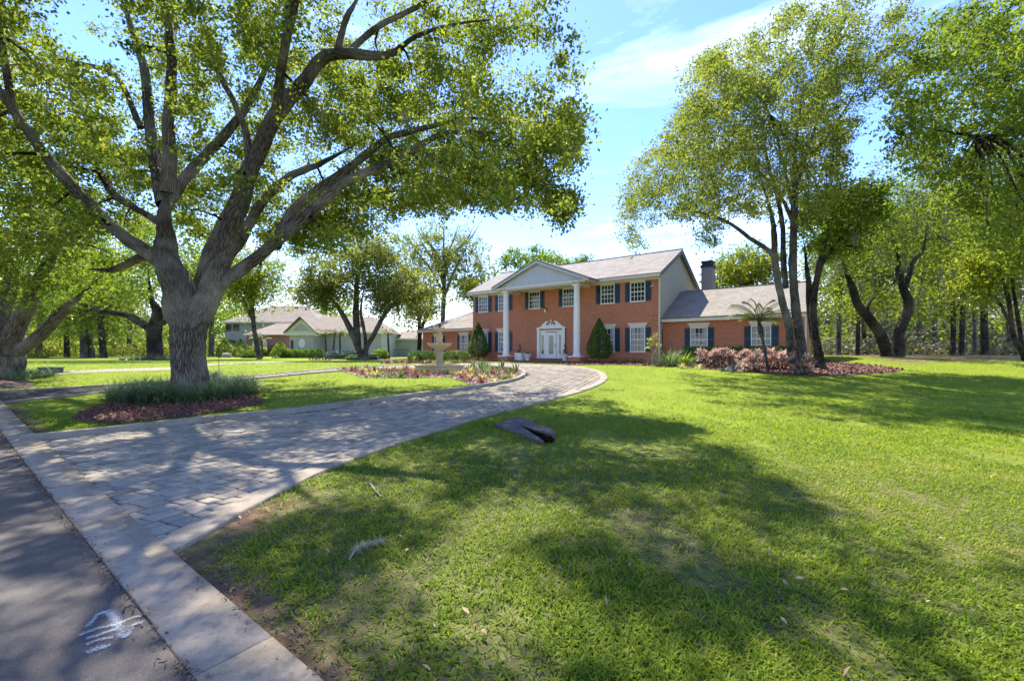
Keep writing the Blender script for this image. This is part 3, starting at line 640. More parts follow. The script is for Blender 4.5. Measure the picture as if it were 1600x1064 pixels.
for s_ in (-7.05, -4.8, -1.6, 1.6, 4.8, 7.05): window(DX + s_, 0, 4.33, .96, 1.26)
for s_ in (-7.05, -4.8, 4.8, 7.05): window(DX + s_, 0, .84, .96, 1.6, True)
for x_ in (2.4, 6.0): window(x_, .8, .84, .96, 1.5, True)
for x_ in (-22.9, -19.35): window(x_, 1.6, .84, .96, 1.5, True)
lamp = B().box(DX - .55, DX - .45, -.03, -.003, 4.05, 4.25).box(DX - .52, DX - .48, -.16, -.03, 4.2, 4.24).lathe([(.02, 4.3), (.1, 4.2), (.11, 4.17)], (DX - .5, -.16, 0), 10).build('wall_lamp', M['metal_dark'], house)
B().lathe([(.05, 3.9), (.085, 4.0), (.085, 4.165)], (DX - .5, -.16, 0), 10).build('lamp_glass', M['lamp_glass'], lamp, True)
B().box(-.42, -.36, -.12, -.003, 5.35, 5.42).lathe([(.03, 5.3), (.08, 5.22)], (-.3, -.14, 0), 8).lathe([(.03, 5.3), (.08, 5.22)], (-.48, -.14, 0), 8).build('floodlight', M['white_paint'], house)

# ------------------------------------------------------------------ houses of the neighbours
def hip(mb, x0, x1, y0, y1, ze, zr, hipx0, hipx1):
    ym = (y0 + y1) / 2
    A, Bq, C, D, R0, R1 = (x0, y0, ze), (x1, y0, ze), (x1, y1, ze), (x0, y1, ze), (x0 + hipx0, ym, zr), (x1 - hipx1, ym, zr)
    n = len(mb.v); mb.add([A, Bq, C, D, R0, R1], [(0, 1, 5, 4), (1, 2, 5), (2, 3, 4, 5), (3, 0, 4), (3, 2, 1, 0)])
    return mb
def near_house(name, label, x0, x1, y, d, ze, zr, wallm, h0, h1, base=.8):
    e = empty(name, ((x0 + x1) / 2, y, base)); cx = (x0 + x1) / 2
    MB().box(x0 - cx + .5, x1 - cx - .5, .5, d - .5, -.5, ze - .02 - base).build('wall', M[wallm], e)
    hip(MB(), x0 - cx, x1 - cx, 0, d, ze - base, zr - base, h0, h1).build('roof', M['shingle_tan'], e)
    MB().box(x0 - cx, x1 - cx, -.06, -.003, ze - base - .22, ze - base + .02).build('fascia', M['stucco_cream'], e)
    tag(e, label, 'house'); return e, cx
Yn = 62
def wx(px, Y): return (px - CXP) / F * Y
def wz(py, Y): return CH + (HZ - py) / F * Y
n1, cx = near_house('grey_house', 'low grey stucco house with tan hipped roof and small front gable', wx(446, Yn), wx(600, Yn), Yn, 11, wz(519, Yn), wz(495, Yn + 5.5), 'stucco_grey', 3.2, 3.2)
gx0, gx1 = wx(444, 59) - cx, wx(493, 59) - cx; gm = (gx0 + gx1) / 2; ge = wz(518, 59) - .8; gpk = wz(494, 59) - .8
MB().box(gx0 + .5, gx1 - .5, -2.6, .49, -.5, ge - .05).build('gable_wall', M['stucco_grey'], n1)
MB().slab([(gx0 + .2, -2.75, ge), (gx1 - .2, -2.75, ge), (gm, -2.75, gpk - .35)], (0, .1, 0)).box(gx0, gx1, -2.85, -2.6, ge - .5, ge - .02).build('gable_face', M['stucco_cream'], n1)
MB().slab([(gx0 + .9, -2.78, ge + .1), (gx1 - .9, -2.78, ge + .1), (gm, -2.78, gpk - .9)], (0, .025, 0)).build('gable_panel', M['stucco_grey'], n1)
for s_ in (gx0 - .1, gx1 + .1):
    MB().slab([(gm, -3.1, gpk), (gm, 4, gpk), (s_, 4, ge - .1), (s_, -3.1, ge - .1)], (0, 0, -.16)).build('gable_roof', M['shingle_tan'], n1)
P = [(gm + .1 + .42 * math.cos(a), -2.64, 1.9 + .62 * math.sin(a)) for a in np.linspace(0, 2 * math.pi, 16, endpoint=False)]
MB().slab(P, (0, .03, 0)).build('oval_window', M['white_paint'], n1)
MB().box(gm - 1.35, gm - 1.1, -2.75, -2.605, .9, 2.3).build('wall_lantern', M['metal_dark'], n1)
for q in (): MB().box(gx1 + q + 2, gx1 + q + 3.0, .44, .497, .9, 2.4).build('window', M['stucco_cream'], n1)
MB().box(2.0, 3.2, 2.2, 2.9, wz(500, Yn) - .8 - .25, wz(500, Yn) - .8 - .12).build('skylight', M['metal_dark'], n1)
Y2 = 82
n2, cx2 = near_house('pink_house', 'tall pinkish house with big tan roof behind the grey house', wx(345, Y2), wx(500, Y2), Y2, 14, wz(503, Y2), wz(478, Y2 + 7), 'stucco_grey', 5.5, 5.5)
MB().box(wx(385, 76) - cx2, wx(452, 76) - cx2, -6, .4, -.5, wz(522, 76) - .8).build('front_wing', M['pink_wall'], n2)
hip(MB(), wx(378, 75) - cx2, wx(458, 75) - cx2, -7, 4, wz(523, 75) - .8, wz(505, 80) - .8, 3, 3).build('wing_roof', M['shingle_tan'], n2)
for q in (350, 362, 425): MB().box(wx(q, Y2) - cx2, wx(q + 9, Y2) - cx2, .42, .497, wz(517, Y2) - .8, wz(507, Y2) - .8).build('window', M['window_dark'], n2)
for q in (395, 410): MB().box(wx(q, 76) - cx2, wx(q + 7, 76) - cx2, -6.06, -6.003, wz(550, 76) - .8, wz(533, 76) - .8).build('door', M['white_paint'], n2)
n3, cx3 = near_house('far_house', 'small distant grey house with tan roof left of the brick house', wx(598, 70), wx(672, 70), 70, 10, wz(529, 70), wz(515, 75), 'stucco_grey', 3, 1)
fn = MB()
for i in range(14): fn.box(wx(614, 60) + i * .17, wx(614, 60) + i * .17 + .03, 60, 60.03, .7, 2.0)
fn.box(wx(614, 60), wx(614, 60) + 2.3, 59.99, 60.04, 1.85, 1.9); fn.box(wx(614, 60), wx(614, 60) + 2.3, 59.99, 60.04, .95, 1.0)
tag(fn.build('garden_gate', M['metal_dark']), 'dark metal barred gate beside the far grey house', 'gate')

# ------------------------------------------------------------------ trees
def limb(pts, n=5):
    """pts: (px, py, depth, radius in photo pixels) -> smooth world path and radii"""
    P = np.array([wp(a, b, Y) for a, b, Y, r in pts]); R = np.array([r * Y / F for a, b, Y, r in pts])
    P = P + rng.normal(0, .30, P.shape) * np.minimum(R, .15)[:, None] * np.minimum(1, np.arange(len(P)) / 2)[:, None]
    Q = catmull(np.hstack([P, R[:, None]]), n); k = len(Q); R = Q[:, 3] * (1 + .03 * np.sin(np.arange(k) * .9 + rng.random() * 6) + rng.normal(0, .022, k)); Q[2:, :3] += rng.normal(0, .06, (k - 2, 3)) * np.minimum(R, .12)[2:, None]; R = R * np.interp(np.arange(k) / (k - 1), [0, .72, 1], [1, 1, .3])
    return Q[:, :3], np.maximum(R, .008)
def tree(name, label, base, limbs, att, barkm, leafm, per=60, L=.13, Wd=.055, spread=.45, twig_r=.012, moss=0, group=None, seg=10, lump=.03, up=.4, first=.14, mossL=.9, thick=2.6):
    root = empty(name, base); tag(root, label, 'tree', group); off = np.array(base, float)
    trunk = limbs[0]; tseg = max(seg, 14)
    V, Q, U = tube(trunk[0] - off, trunk[1], seg * 2 if lump > .02 else seg, lump); npmesh('trunk', V, Q, M[barkm], root, True, U)
    for P, R in limbs[1:]:
        V, Q, U = tube(P - off, R, seg, lump * .7); npmesh('limb', V, Q, M[barkm], root, True, U)
    nodes = np.vstack([p for p, r in limbs]); nr = np.concatenate([r for p, r in limbs])
    att = np.asarray(att); n = len(att); perm = rng.permutation(n); k0 = int(n * first)
    tw = []; tips = []; A = np.vstack([nodes, np.zeros((n * 14, 3))]); AR = np.concatenate([nr, np.zeros(n * 14)]); cnt = len(nodes)
    low = trunk[0][:, 2].min() + (trunk[0][:, 2].max() - trunk[0][:, 2].min()) * .75
    def run(ids, scale):
        nonlocal cnt
        d0 = np.array([np.min(np.sum((A[:cnt] - att[i]) ** 2, 1)) for i in ids]); ids = np.array(ids)[np.argsort(d0)]
        for i in ids:
            d = np.linalg.norm(A[:cnt] - att[i], axis=1) + np.maximum(0, low - A[:cnt, 2]) * 3
            j = int(np.argmin(d)); a = A[j]; b = att[i]; ln = np.linalg.norm(b - a)
            m = int(np.clip(ln / .45, 3, 12)); t = np.linspace(0, 1, m + 1)[:, None]
            bow = np.array([0, 0, 1.]) * ln * .12 + rdir(1)[0] * ln * .12
            path = a + (b - a) * t + bow * (t * (1 - t) * 4) * .6 + rng.normal(0, .025 * ln / m * 3, (m + 1, 3)) * (t * (1 - t) * 4)
            r0 = min(AR[j] * .75, (twig_r + .007 * ln) * scale); rr = np.linspace(r0, max(.3 * r0, twig_r * .45), m + 1)
            tw.append((path - off, rr)); A[cnt:cnt + m] = path[1:]; AR[cnt:cnt + m] = rr[1:]; cnt += m
            tips.append(path[max(1, m // 2):])
    run(perm[:k0], thick); run(perm[k0:], 1.)
    if tw: tag(tubes('twigs', tw, M['bark_twig'] if barkm != 'bark_dark' else M['bark_dark'], root, 3), kind='stuff')
    C = []
    for tp in tips:
        q = tp[rng.integers(0, len(tp), per)]; w = rng.random((per, 1)) < .6; q = np.where(w, tp[-1], q)
        C.append(q + rng.normal(0, 1, (per, 3)) * spread * np.array([.55, .55, .36]) * rng.uniform(.6, 1.25))
    C = np.vstack(C) - off; V, Q = leaves(C, L, Wd, up, tri=L > .106)
    tag(npmesh('crown', V, Q, M[leafm], root), kind='stuff')
    if moss:
        T = np.array([tp[rng.integers(len(tp))] for tp in tips]); T = T[rng.random(len(T)) < moss]
        if len(T):
            O = np.repeat(T, 16, 0) + rng.normal(0, .09, (len(T) * 16, 3)) - off; nn = len(O); ll = np.repeat(rng.uniform(.35, 1., len(T)) * mossL, 16) * rng.uniform(.5, 1., nn)
            V, Q = strap(O, rng.random(nn) * 6.28, np.full(nn, -1.2), ll, np.full(nn, .022) * max(1, L / .14), np.full(nn, .35), 2)
            tag(npmesh('moss', V, Q, M['moss_grey'], root), kind='stuff')
    return root
def proj(P): return np.stack([CXP + F * P[:, 0] / P[:, 1], HZ - F * (P[:, 2] - CH) / P[:, 1]], 1)
def blobs(lst):
    out = []
    for px, py, Y, rx, ry, n in lst:       # centre pixel, depth, half-width and half-height in photo pixels, count
        d = rdir(n) * (rng.random(n) ** .45)[:, None]; c = wp(px, py, Y)
        out.append(c + d * np.array([rx, (rx + ry) * .5, ry]) * Y / F)
    return np.vstack(out)
def volume(poly, c, rad, n, zmin, holes=(), near=9.5):
    """points inside a real dome, kept to the silhouette the tree has from the road"""
    out = []; tot = 0; poly = np.array(poly, float)
    while tot < n:
        d = rng.uniform(-1, 1, (9000, 3)); d = d[np.sum(np.abs(d) ** 3, 1) < 1]; d = d[np.linalg.norm(d, axis=1) > .35 * rng.random(len(d))]; P = np.array(c) + d * np.array(rad); P = P[(P[:, 2] > zmin) & (P[:, 1] > 2)]
        q = proj(P); k = inpoly(q, poly) & ~((P[:, 1] < near) & (q[:, 1] > -260) & (q[:, 0] > -260))
        for h in holes: k &= ~(inpoly(q, np.array(h, float)) & (rng.random(len(q)) < .93))
        out.append(P[k]); tot += k.sum()
    return np.vstack(out)[:n]

# the great oak in the mulch ring
OY = 14.2
ob = np.array([wx(298, OY), OY, float(gz(wx(298, OY), OY))])
def O(*pts): return limb([(a, b, Y, r * OK) for a, b, Y, r in pts])
OK = .84
def OKset(v):
    global OK
    OK = v; return []
oak_limbs = [
    O((296, 640, OY, 42), (296, 618, OY, 34), (295, 590, OY, 29), (293, 550, OY, 27.5), (291, 515, OY, 28), (287, 480, OY, 29), (279, 445, OY, 25.5), (269, 410, OY, 22), (262, 370, OY, 19.5), (259, 335, OY, 18), (264, 300, OY, 16)),
    O((298, 545, OY, 20), (308, 500, OY, 23), (325, 462, OY, 21), (339, 425, OY, 19.5), (349, 390, OY, 17.5), (363, 350, OY - .2, 16), (377, 312, OY - .4, 15), (388, 275, OY - .6, 14), (402, 238, OY - .8, 13.5), (430, 185, OY - 1, 14), (466, 128, OY - 1.2, 12), (500, 94, OY - 1.4, 11), (537, 80, OY - 1.6, 10), (580, 84, OY - 1.8, 9), (615, 80, OY - 2, 8), (650, 58, OY - 2.2, 7), (700, 40, OY - 2.4, 6), (765, 32, OY - 2.6, 4)),
    *(OKset(.74)), O((264, 300, OY, 17), (267, 250, OY - .2, 13), (262, 190, OY - .4, 11), (266, 110, OY - .7, 9), (264, 40, OY - 1, 8), (258, -60, OY - 1.3, 6)),
    O((256, 320, OY, 15), (243, 260, OY + .4, 12), (236, 190, OY + .8, 10), (225, 110, OY + 1.2, 8), (205, 40, OY + 1.5, 7), (180, -40, OY + 1.8, 5)),
    O((268, 428, OY, 16), (232, 397, OY - .2, 14), (192, 368, OY - .4, 12.5), (150, 328, OY - .7, 11.5), (105, 285, OY - 1, 11), (60, 232, OY - 1.3, 10), (20, 172, OY - 1.6, 9), (-30, 90, OY - 2, 9), (-90, 20, OY - 2.4, 6)),
    O((262, 326, OY, 9), (274, 300, OY + .1, 11), (290, 279, OY + .3, 11), (323, 240, OY + .7, 10), (361, 203, OY + 1.1, 9), (392, 145, OY + 1.5, 7), (425, 80, OY + 1.8, 5), (450, 10, OY + 2, 4)),
    O((392, 262, OY - .6, 9), (386, 210, OY - .9, 7), (370, 160, OY - 1.2, 6), (335, 100, OY - 1.5, 5), (318, 40, OY - 1.8, 4)),
    O((338, 448, OY, 14), (366, 427, OY + .1, 14), (405, 404, OY + .2, 12.5), (454, 364, OY + .3, 11.5), (500, 318, OY + .4, 11.5), (540, 286, OY + .4, 10), (600, 258, OY + .4, 8.5), (653, 229, OY + .3, 7), (690, 212, OY + .2, 6), (747, 203, OY, 5), (800, 214, OY - .2, 3)),
    O((430, 385, OY + .2, 12), (446, 348, OY + .6, 11), (472, 316, OY + .8, 10), (518, 284, OY + 1, 9), (568, 247, OY + 1.2, 8), (608, 218, OY + 1.3, 7), (650, 204, OY + 1.4, 6), (713, 190, OY + 1.4, 5), (755, 186, OY + 1.4, 4), (830, 205, OY + 1.3, 2.5)),
    O((352, 400, OY, 16), (378, 375, OY + .9, 11), (385, 350, OY + 1.2, 10), (415, 315, OY + 1.6, 9), (455, 280, OY + 2, 8), (505, 254, OY + 2.4, 7), (570, 215, OY + 2.8, 4)),
    O((302, 485, OY + .2, 14), (310, 445, OY + .8, 11), (322, 400, OY + 1.4, 10), (345, 360, OY + 2.1, 10), (360, 320, OY + 2.6, 8), (380, 250, OY + 3.1, 5)),
    O((527, 82, OY - 1.55, 8), (530, 60, OY - 1.7, 7), (543, 30, OY - 2, 6), (565, -10, OY - 2.3, 5)),
    O((545, 80, OY - 1.6, 7), (593, 41, OY - 1.2, 6), (660, 8, OY - .8, 5), (720, -30, OY - .4, 4)),
    O((258, 352, OY, 8), (225, 332, OY + .8, 7), (180, 300, OY + 1.6, 7), (150, 260, OY + 2.2, 5), (110, 235, OY + 2.8, 4)),
    O((266, 405, OY, 12), (220, 402, OY + 1.2, 9), (180, 418, OY + 2.2, 7), (140, 420, OY + 3, 5)),
    O((220, 200, OY + .6, 6), (180, 120, OY + .8, 5), (120, 100, OY + .6, 4.5), (60, 85, OY + .3, 3)),
    O((430, 185, OY - 1, 10), (440, 90, OY - 2.6, 9), (470, -40, OY - 4, 8), (500, -220, OY - 5.2, 6)),
    O((20, 172, OY - 1.6, 7), (0, 60, OY - 2.6, 7), (-30, -80, OY - 3.6, 6), (-60, -260, OY - 5, 5)),
]
oak_poly = [(-900, 330), (-900, -2500), (1500, -2500), (1010, -40), (1000, 20), (955, 60), (935, 95), (900, 125), (895, 150), (935, 170), (930, 230), (905, 262), (925, 290), (905, 330), (885, 358), (855, 342), (800, 322), (760, 330), (715, 345), (660, 330), (620, 350), (560, 372), (520, 395), (455, 400), (445, 375), (420, 395), (395, 372), (340, 392), (270, 340), (215, 385), (170, 340), (100, 395), (0, 400)]
oak_holes = [[(762, 92), (790, 60), (845, 70), (900, 140), (855, 128), (815, 175), (770, 130)], [(45, 5), (130, -40), (205, 20), (200, 95), (140, 110), (75, 60)], [(840, 245), (870, 255), (860, 300), (820, 290)]]
att = volume(oak_poly, (ob[0] + 1.9, OY - .9, 7.0), (12.6, 8.6, 8.6), 4000, 3.2, oak_holes)
def clear_of(att, limbs, pad):
    q = proj(att); keep = np.ones(len(att), bool)
    for P, R in limbs:
        pq = proj(P); pr = R / P[:, 1] * F
        d = np.linalg.norm(q[:, None] - pq[None], axis=2); j = d.argmin(1)
        keep &= ~((d[np.arange(len(q)), j] < pr[j] + pad) & (att[:, 1] < P[j, 1] + .9) & (pr[j] > 3.5) & (q[:, 1] > -60) & (rng.random(len(q)) < .82))
    return att[keep]
def shade_at(P):      # where a cluster's shade falls on the lawn, as seen from the road
    t = np.maximum(0, P[:, 2] - .2) / SUN_DIR.z; S = np.stack([P[:, 0] - SUN_DIR.x * t, P[:, 1] - SUN_DIR.y * t], 1)
    return S
LIT = [gpl(q)[:, :2] for q in ([(905, 612), (1700, 625), (1900, 850), (1500, 890), (1290, 800), (1185, 740), (1060, 655), (980, 632)], [(1000, 770), (1240, 800), (1420, 900), (1600, 960), (1600, 1000), (1380, 930), (1100, 850)], [(420, 730), (560, 700), (720, 740), (640, 800), (460, 800)], [(560, 830), (760, 770), (900, 820), (700, 880)], [(1150, 960), (1400, 960), (1600, 1040), (1300, 1063)])]
def sunny(P, p=(.995, .95, .85, .88, .92)):
    S = shade_at(P); k = np.ones(len(P), bool)
    for q, pr in zip(LIT, p): k &= ~(inpoly(S, q) & (rng.random(len(P)) < pr))
    return P[k]
att = sunny(clear_of(att, oak_limbs[:-2], 18))[:2400]
low = blobs([(470, 340, OY + 2.6, 70, 50, 36), (560, 315, OY + 2.6, 80, 55, 42), (650, 280, OY + 2.4, 80, 55, 40), (740, 270, OY + 1, 80, 55, 36), (830, 270, OY, 70, 60, 38), (880, 325, OY - .2, 26, 24, 22), (870, 215, OY + .3, 50, 36, 34), (930, 40, OY - 1.2, 55, 45, 15), (985, 0, OY - 1.4, 34, 26, 7), (900, 100, OY - .8, 40, 30, 10), (600, 170, OY + 3, 90, 60, 40), (150, 250, OY + 3, 110, 70, 50), (60, 150, OY + 1.5, 80, 70, 40)])
att = np.vstack([att, sunny(clear_of(low, oak_limbs[:-2], 16))])
tree('oak_tree', 'massive spreading oak with many limbs, rising from the liriope ring beside the driveway', ob, oak_limbs, att, 'bark_oak', 'leaf_oak', per=136, L=.105, Wd=.066, spread=.43, moss=.05, seg=14, lump=.035)

# oak at the left edge, and the one beyond it
OK = 1.
Y = 19.0; b_ = np.array([wx(12, Y), Y, float(gz(wx(12, Y), Y))])
tree('oak_tree', 'leaning oak cut by the left edge, forking low above a dark liriope clump', b_,
     [O((10, 606, Y, 27), (10, 585, Y, 21), (14, 560, Y, 20), (14, 540, Y, 19), (8, 515, Y, 14), (4, 480, Y, 12), (12, 440, Y, 10), (8, 400, Y, 8), (-20, 330, Y, 6)),
      O((14, 545, Y, 15), (26, 510, Y - .2, 12), (46, 472, Y - .4, 11), (60, 440, Y - .5, 9), (85, 395, Y - .5, 7), (110, 340, Y - .5, 5)),
      O((16, 552, Y, 13), (36, 541, Y, 10), (58, 527, Y, 9), (79, 511, Y, 8), (105, 482, Y + .3, 7), (122, 466, Y + .6, 5), (160, 430, Y + 1, 3)),
      O((12, 500, Y, 9), (-30, 440, Y + 1, 8), (-80, 380, Y + 2, 6))],
     volume([(-500, 470), (-500, 150), (60, 200), (150, 300), (190, 400), (170, 450), (60, 470)], (wx(10, Y), Y + .3, 6), (6, 5.5, 4.5), 340, 3.0), 'bark_oak', 'leaf_bright', per=75, L=.17, Wd=.08, spread=.7, moss=.06, seg=10)
Y = 43; b_ = np.array([wx(242, Y), Y, .8])
tree('oak_tree', 'broad dark trunked oak seen just left of the great oak, long limb reaching left', b_,
     [O((242, 566, Y, 14), (243, 555, Y, 11), (242, 530, Y, 10), (241, 515, Y, 10), (246, 487, Y, 7), (237, 466, Y, 5), (232, 430, Y, 4)),
      O((240, 518, Y, 8), (228, 509, Y, 6), (199, 494, Y, 5), (157, 486, Y, 4), (134, 478, Y, 3.5), (100, 470, Y, 2)), O((244, 508, Y, 5), (262, 500, Y, 4), (300, 470, Y, 3))],
     volume([(90, 478), (80, 380), (200, 300), (330, 330), (360, 440), (300, 480), (240, 462), (180, 476)], (wx(225, Y), Y, 9.5), (10, 8, 6.0), 240, 4.6), 'bark_dark', 'leaf_bright', per=80, L=.28, Wd=.14, spread=1.1, moss=.08, twig_r=.02)
def simple_tree(label, px, py, Y, top, w, h, n, barkm, leafm, tr=5, per=60, L=.3, spread=1.0, moss=0., forks=4, lean=0, cy=None, group=None, name='tree', mossL=.9):
    """a forked trunk from (px, py), crown half-size w x h pixels centred cy; depth Y"""
    fy = py - (py - top) * .42; b = np.array([wx(px, Y), Y, wz(py, Y)])
    ls = [O((px, py + 4, Y, tr * 1.35), (px, py - 2, Y, tr), (px + lean * .5, (py + fy) / 2, Y, tr * .86), (px + lean, fy, Y, tr * .8), (px + lean * 1.3, fy - (fy - top) * .5, Y, tr * .5), (px + lean * 1.6, top + h * .3, Y, tr * .2))]
    for k in range(forks):
        a = rng.uniform(.35, 1.) * (1 if k % 2 else -1) * w * .75; dz_ = rng.uniform(-.5, .5) * w * Y / F; y0 = fy + (py - fy) * rng.uniform(-.4, .35)
        ls.append(O((px + lean * .9, y0, Y, tr * .6), (px + lean + a * .35, y0 - (y0 - top) * .28, Y + dz_ * .3, tr * .45), (px + lean + a * .75, y0 - (y0 - top) * .5, Y + dz_ * .7, tr * .3), (px + lean + a, y0 - (y0 - top) * .72, Y + dz_, tr * .15)))
    cy = cy if cy is not None else top + h
    return tree(name, label, b, ls, blobs([(px + lean, cy, Y, w, h, n)]), barkm, leafm, per=per, L=L, Wd=L * .5, spread=spread, moss=moss, twig_r=.012 * Y / 26, group=group, seg=8, lump=.02, mossL=mossL)
# multi-stemmed tree behind the island, and those behind it
Y = 42; b_ = np.array([wx(568, Y), Y, .8])
tree('tree', 'multi-stemmed tree with splayed slim trunks in front of the grey house', b_,
     [O((568, 566, Y, 8), (565, 556, Y, 6), (556, 530, Y, 5), (545, 508, Y, 4.5), (530, 480, Y, 3.5), (510, 455, Y, 2.5)), O((570, 563, Y, 6), (573, 545, Y, 4), (585, 520, Y, 3.8), (603, 490, Y, 3.2), (622, 470, Y, 2.5), (645, 440, Y, 1.6)),
      O((571, 560, Y, 4), (571, 530, Y, 3), (566, 500, Y, 2.5), (563, 480, Y, 2), (570, 440, Y, 1.5)), O((560, 545, Y, 5), (556, 500, Y + .5, 5), (556, 460, Y + .5, 4), (560, 400, Y + .5, 2))],
     np.vstack([blobs([(560, 430, Y, 90, 46, 170), (498, 458, Y - 1, 38, 34, 80), (632, 462, Y, 58, 50, 130), (580, 395, Y + 1, 70, 30, 80)])]), 'bark_grey', 'leaf_olive', per=60, L=.26, Wd=.12, spread=.95, twig_r=.02, moss=.05)
simple_tree('sparse tall tree with bare upper twigs rising behind the left brick wing', 691, 540, 58, 322, 80, 66, 190, 'bark_grey', 'leaf_olive', 4.2, 52, .30, 1.0, .2, 9, 2, 415)
simple_tree('slim forked tree at the left corner of the brick house', 654, 560, 50, 440, 34, 34, 55, 'bark_dark', 'leaf_olive', 4, 50, .28, .9, .2, 5, 2)
simple_tree('dark leafed tree with its top showing above the portico roof', 832, 540, 58, 382, 58, 22, 70, 'bark_grey', 'leaf_dark', 5, 55, .34, 1.0, .1, 5, 0, 408)
simple_tree('yellow green tree growing behind the left half of the brick house', 752, 545, 60, 420, 48, 30, 70, 'bark_grey', 'leaf_yellow', 5, 55, .34, 1.2, .1, 4)
simple_tree('low tree whose top shows along the roof ridge right of the portico', 900, 545, 62, 398, 40, 14, 30, 'bark_grey', 'leaf_dark', 4, 50, .3, .9, 0, 3, 0, 412)
simple_tree('bright yellow green tree behind the chimney', 1165, 545, 48, 372, 58, 42, 120, 'bark_grey', 'leaf_yellow', 6, 70, .3, 1.1, .05, 5, 0, 425)
simple_tree('yellowish small tree right of the great oak trunk, low over the lawn', 405, 560, 48, 372, 62, 58, 180, 'bark_grey', 'leaf_yellow', 4, 60, .26, 1.1, .03, 5, -12, 445)
# camphor on the right
Y = 20.5; b_ = np.array([wx(1246, Y), Y, float(gz(wx(1246, Y), Y))])
cam_poly = [(968, 392), (972, 300), (985, 262), (1040, 215), (1060, 150), (1075, 110), (1120, 70), (1190, 42), (1260, 5), (1330, -6), (1400, 0), (1436, 30), (1430, 80), (1400, 120), (1365, 150), (1345, 200), (1318, 235), (1330, 290), (1290, 330), (1262, 350), (1225, 330), (1180, 340), (1150, 330), (1130, 345), (1120, 388), (1098, 384), (1090, 350), (1050, 345), (1010, 352), (1000, 388)]
tree('camphor_tree', 'tall bronze green tree with a cluster of pale trunks in front of the right wing', b_,
     [O((1256, 590, Y, 12.4), (1252, 565, Y, 9.3), (1247, 530, Y, 7.4), (1242, 480, Y, 6.5), (1240, 420, Y, 5.9), (1240, 360, Y, 5.3), (1242, 300, Y, 4.7), (1243, 240, Y, 3.7), (1250, 170, Y, 2.5), (1262, 90, Y, 1.6)),
      O((1250, 588, Y - .3, 8.1), (1238, 555, Y - .4, 6.2), (1230, 510, Y - .5, 5.6), (1222, 460, Y - .6, 5.3), (1214, 410, Y - .6, 5.0), (1208, 370, Y - .6, 4.3), (1203, 335, Y - .6, 3.1), (1192, 290, Y - .6, 2.5), (1170, 220, Y - .6, 1.9)),
      O((1214, 405, Y - .6, 3.7), (1196, 388, Y - .8, 3.4), (1172, 372, Y - 1, 3.1), (1140, 348, Y - 1.2, 2.5), (1105, 335, Y - 1.4, 2.2), (1060, 325, Y - 1.5, 1.6), (1020, 330, Y - 1.5, 0.9)),
      O((1228, 450, Y + .4, 4.3), (1224, 410, Y + .6, 4.0), (1222, 360, Y + .8, 3.7), (1215, 310, Y + 1, 3.1), (1200, 250, Y + 1.2, 2.5), (1190, 180, Y + 1.4, 1.6)),
      O((1240, 350, Y, 3.1), (1222, 310, Y + .3, 2.5), (1185, 270, Y + .5, 2.0), (1120, 230, Y + .6, 1.2)), O((1243, 270, Y, 3.1), (1262, 245, Y - .4, 2.5), (1300, 205, Y - .8, 1.9), (1345, 130, Y - 1.2, 1.2)),
      O((1242, 300, Y, 2.5), (1280, 180, Y + .8, 1.9), (1310, 90, Y + 1.2, 1.2)), O((1240, 330, Y - .2, 2.5), (1215, 220, Y - 1.4, 1.9), (1180, 120, Y - 2.2, 1.2))],
     volume(cam_poly, (wx(1205, Y), Y, 10.2), (8.2, 5.5, 7.6), 760, 5.0), 'bark_grey', 'leaf_camphor', per=150, L=.107, Wd=.06, spread=.44, moss=.015, seg=12)
Y = 21.5; b_ = np.array([wx(1281, Y), Y, float(gz(wx(1281, Y), Y))])
tree('tree', 'slim two-stemmed dark trunk just right of the pale camphor cluster', b_,
     [O((1284, 580, Y, 9), (1281, 566, Y, 7), (1273, 520, Y, 5.5), (1272, 470, Y, 5), (1278, 420, Y, 4.5), (1290, 370, Y, 3.5), (1310, 320, Y, 2)), O((1279, 565, Y, 5), (1266, 500, Y + .3, 4.5), (1262, 440, Y + .3, 4), (1258, 380, Y + .3, 3)),
      O((1278, 420, Y, 4), (1300, 390, Y, 3), (1335, 345, Y, 2))],
     blobs([(1300, 350, Y, 55, 65, 110), (1345, 320, Y + 1, 35, 45, 60)]), 'bark_dark', 'leaf_bright', per=42, L=.19, Wd=.09, spread=.6, moss=.05)
# twin leaning dark oak at the wood's edge
Y = 31; zb = float(gz(wx(1390, Y), Y)); b_ = np.array([wx(1390, Y), Y, zb])
tree('oak_tree', 'dark oak with two trunks leaning apart at the edge of the wood', b_,
     [O((1388, 566, Y, 11.2), (1385, 556, Y, 8.2), (1374, 527, Y, 7.7), (1360, 500, Y, 7.3), (1342, 475, Y, 6.0), (1330, 450, Y, 5.2), (1322, 420, Y, 3.4), (1310, 370, Y, 2.6)),
      O((1404, 565, Y, 9.5), (1405, 552, Y, 7.7), (1407, 520, Y, 7.3), (1418, 490, Y, 6.9), (1420, 472, Y, 6.5), (1411, 450, Y, 5.6), (1405, 425, Y, 4.7), (1402, 400, Y, 3.9), (1395, 360, Y, 2.6)),
      O((1412, 455, Y, 4.3), (1420, 430, Y, 3.9), (1428, 410, Y, 3.4), (1440, 390, Y, 2.6), (1450, 350, Y, 1.7)), O((1365, 507, Y, 3.4), (1355, 480, Y + .6, 2.6), (1375, 455, Y + .8, 1.7))],
     blobs([(1320, 385, Y, 50, 70, 60), (1400, 350, Y + 1, 70, 80, 120), (1470, 360, Y + 2, 60, 80, 80), (1430, 480, Y + 3, 40, 30, 30), (1345, 470, Y + 3, 40, 30, 30)]), 'bark_dark', 'leaf_bright', per=50, L=.22, Wd=.11, spread=1.2, moss=.5, mossL=2.2, twig_r=.018)
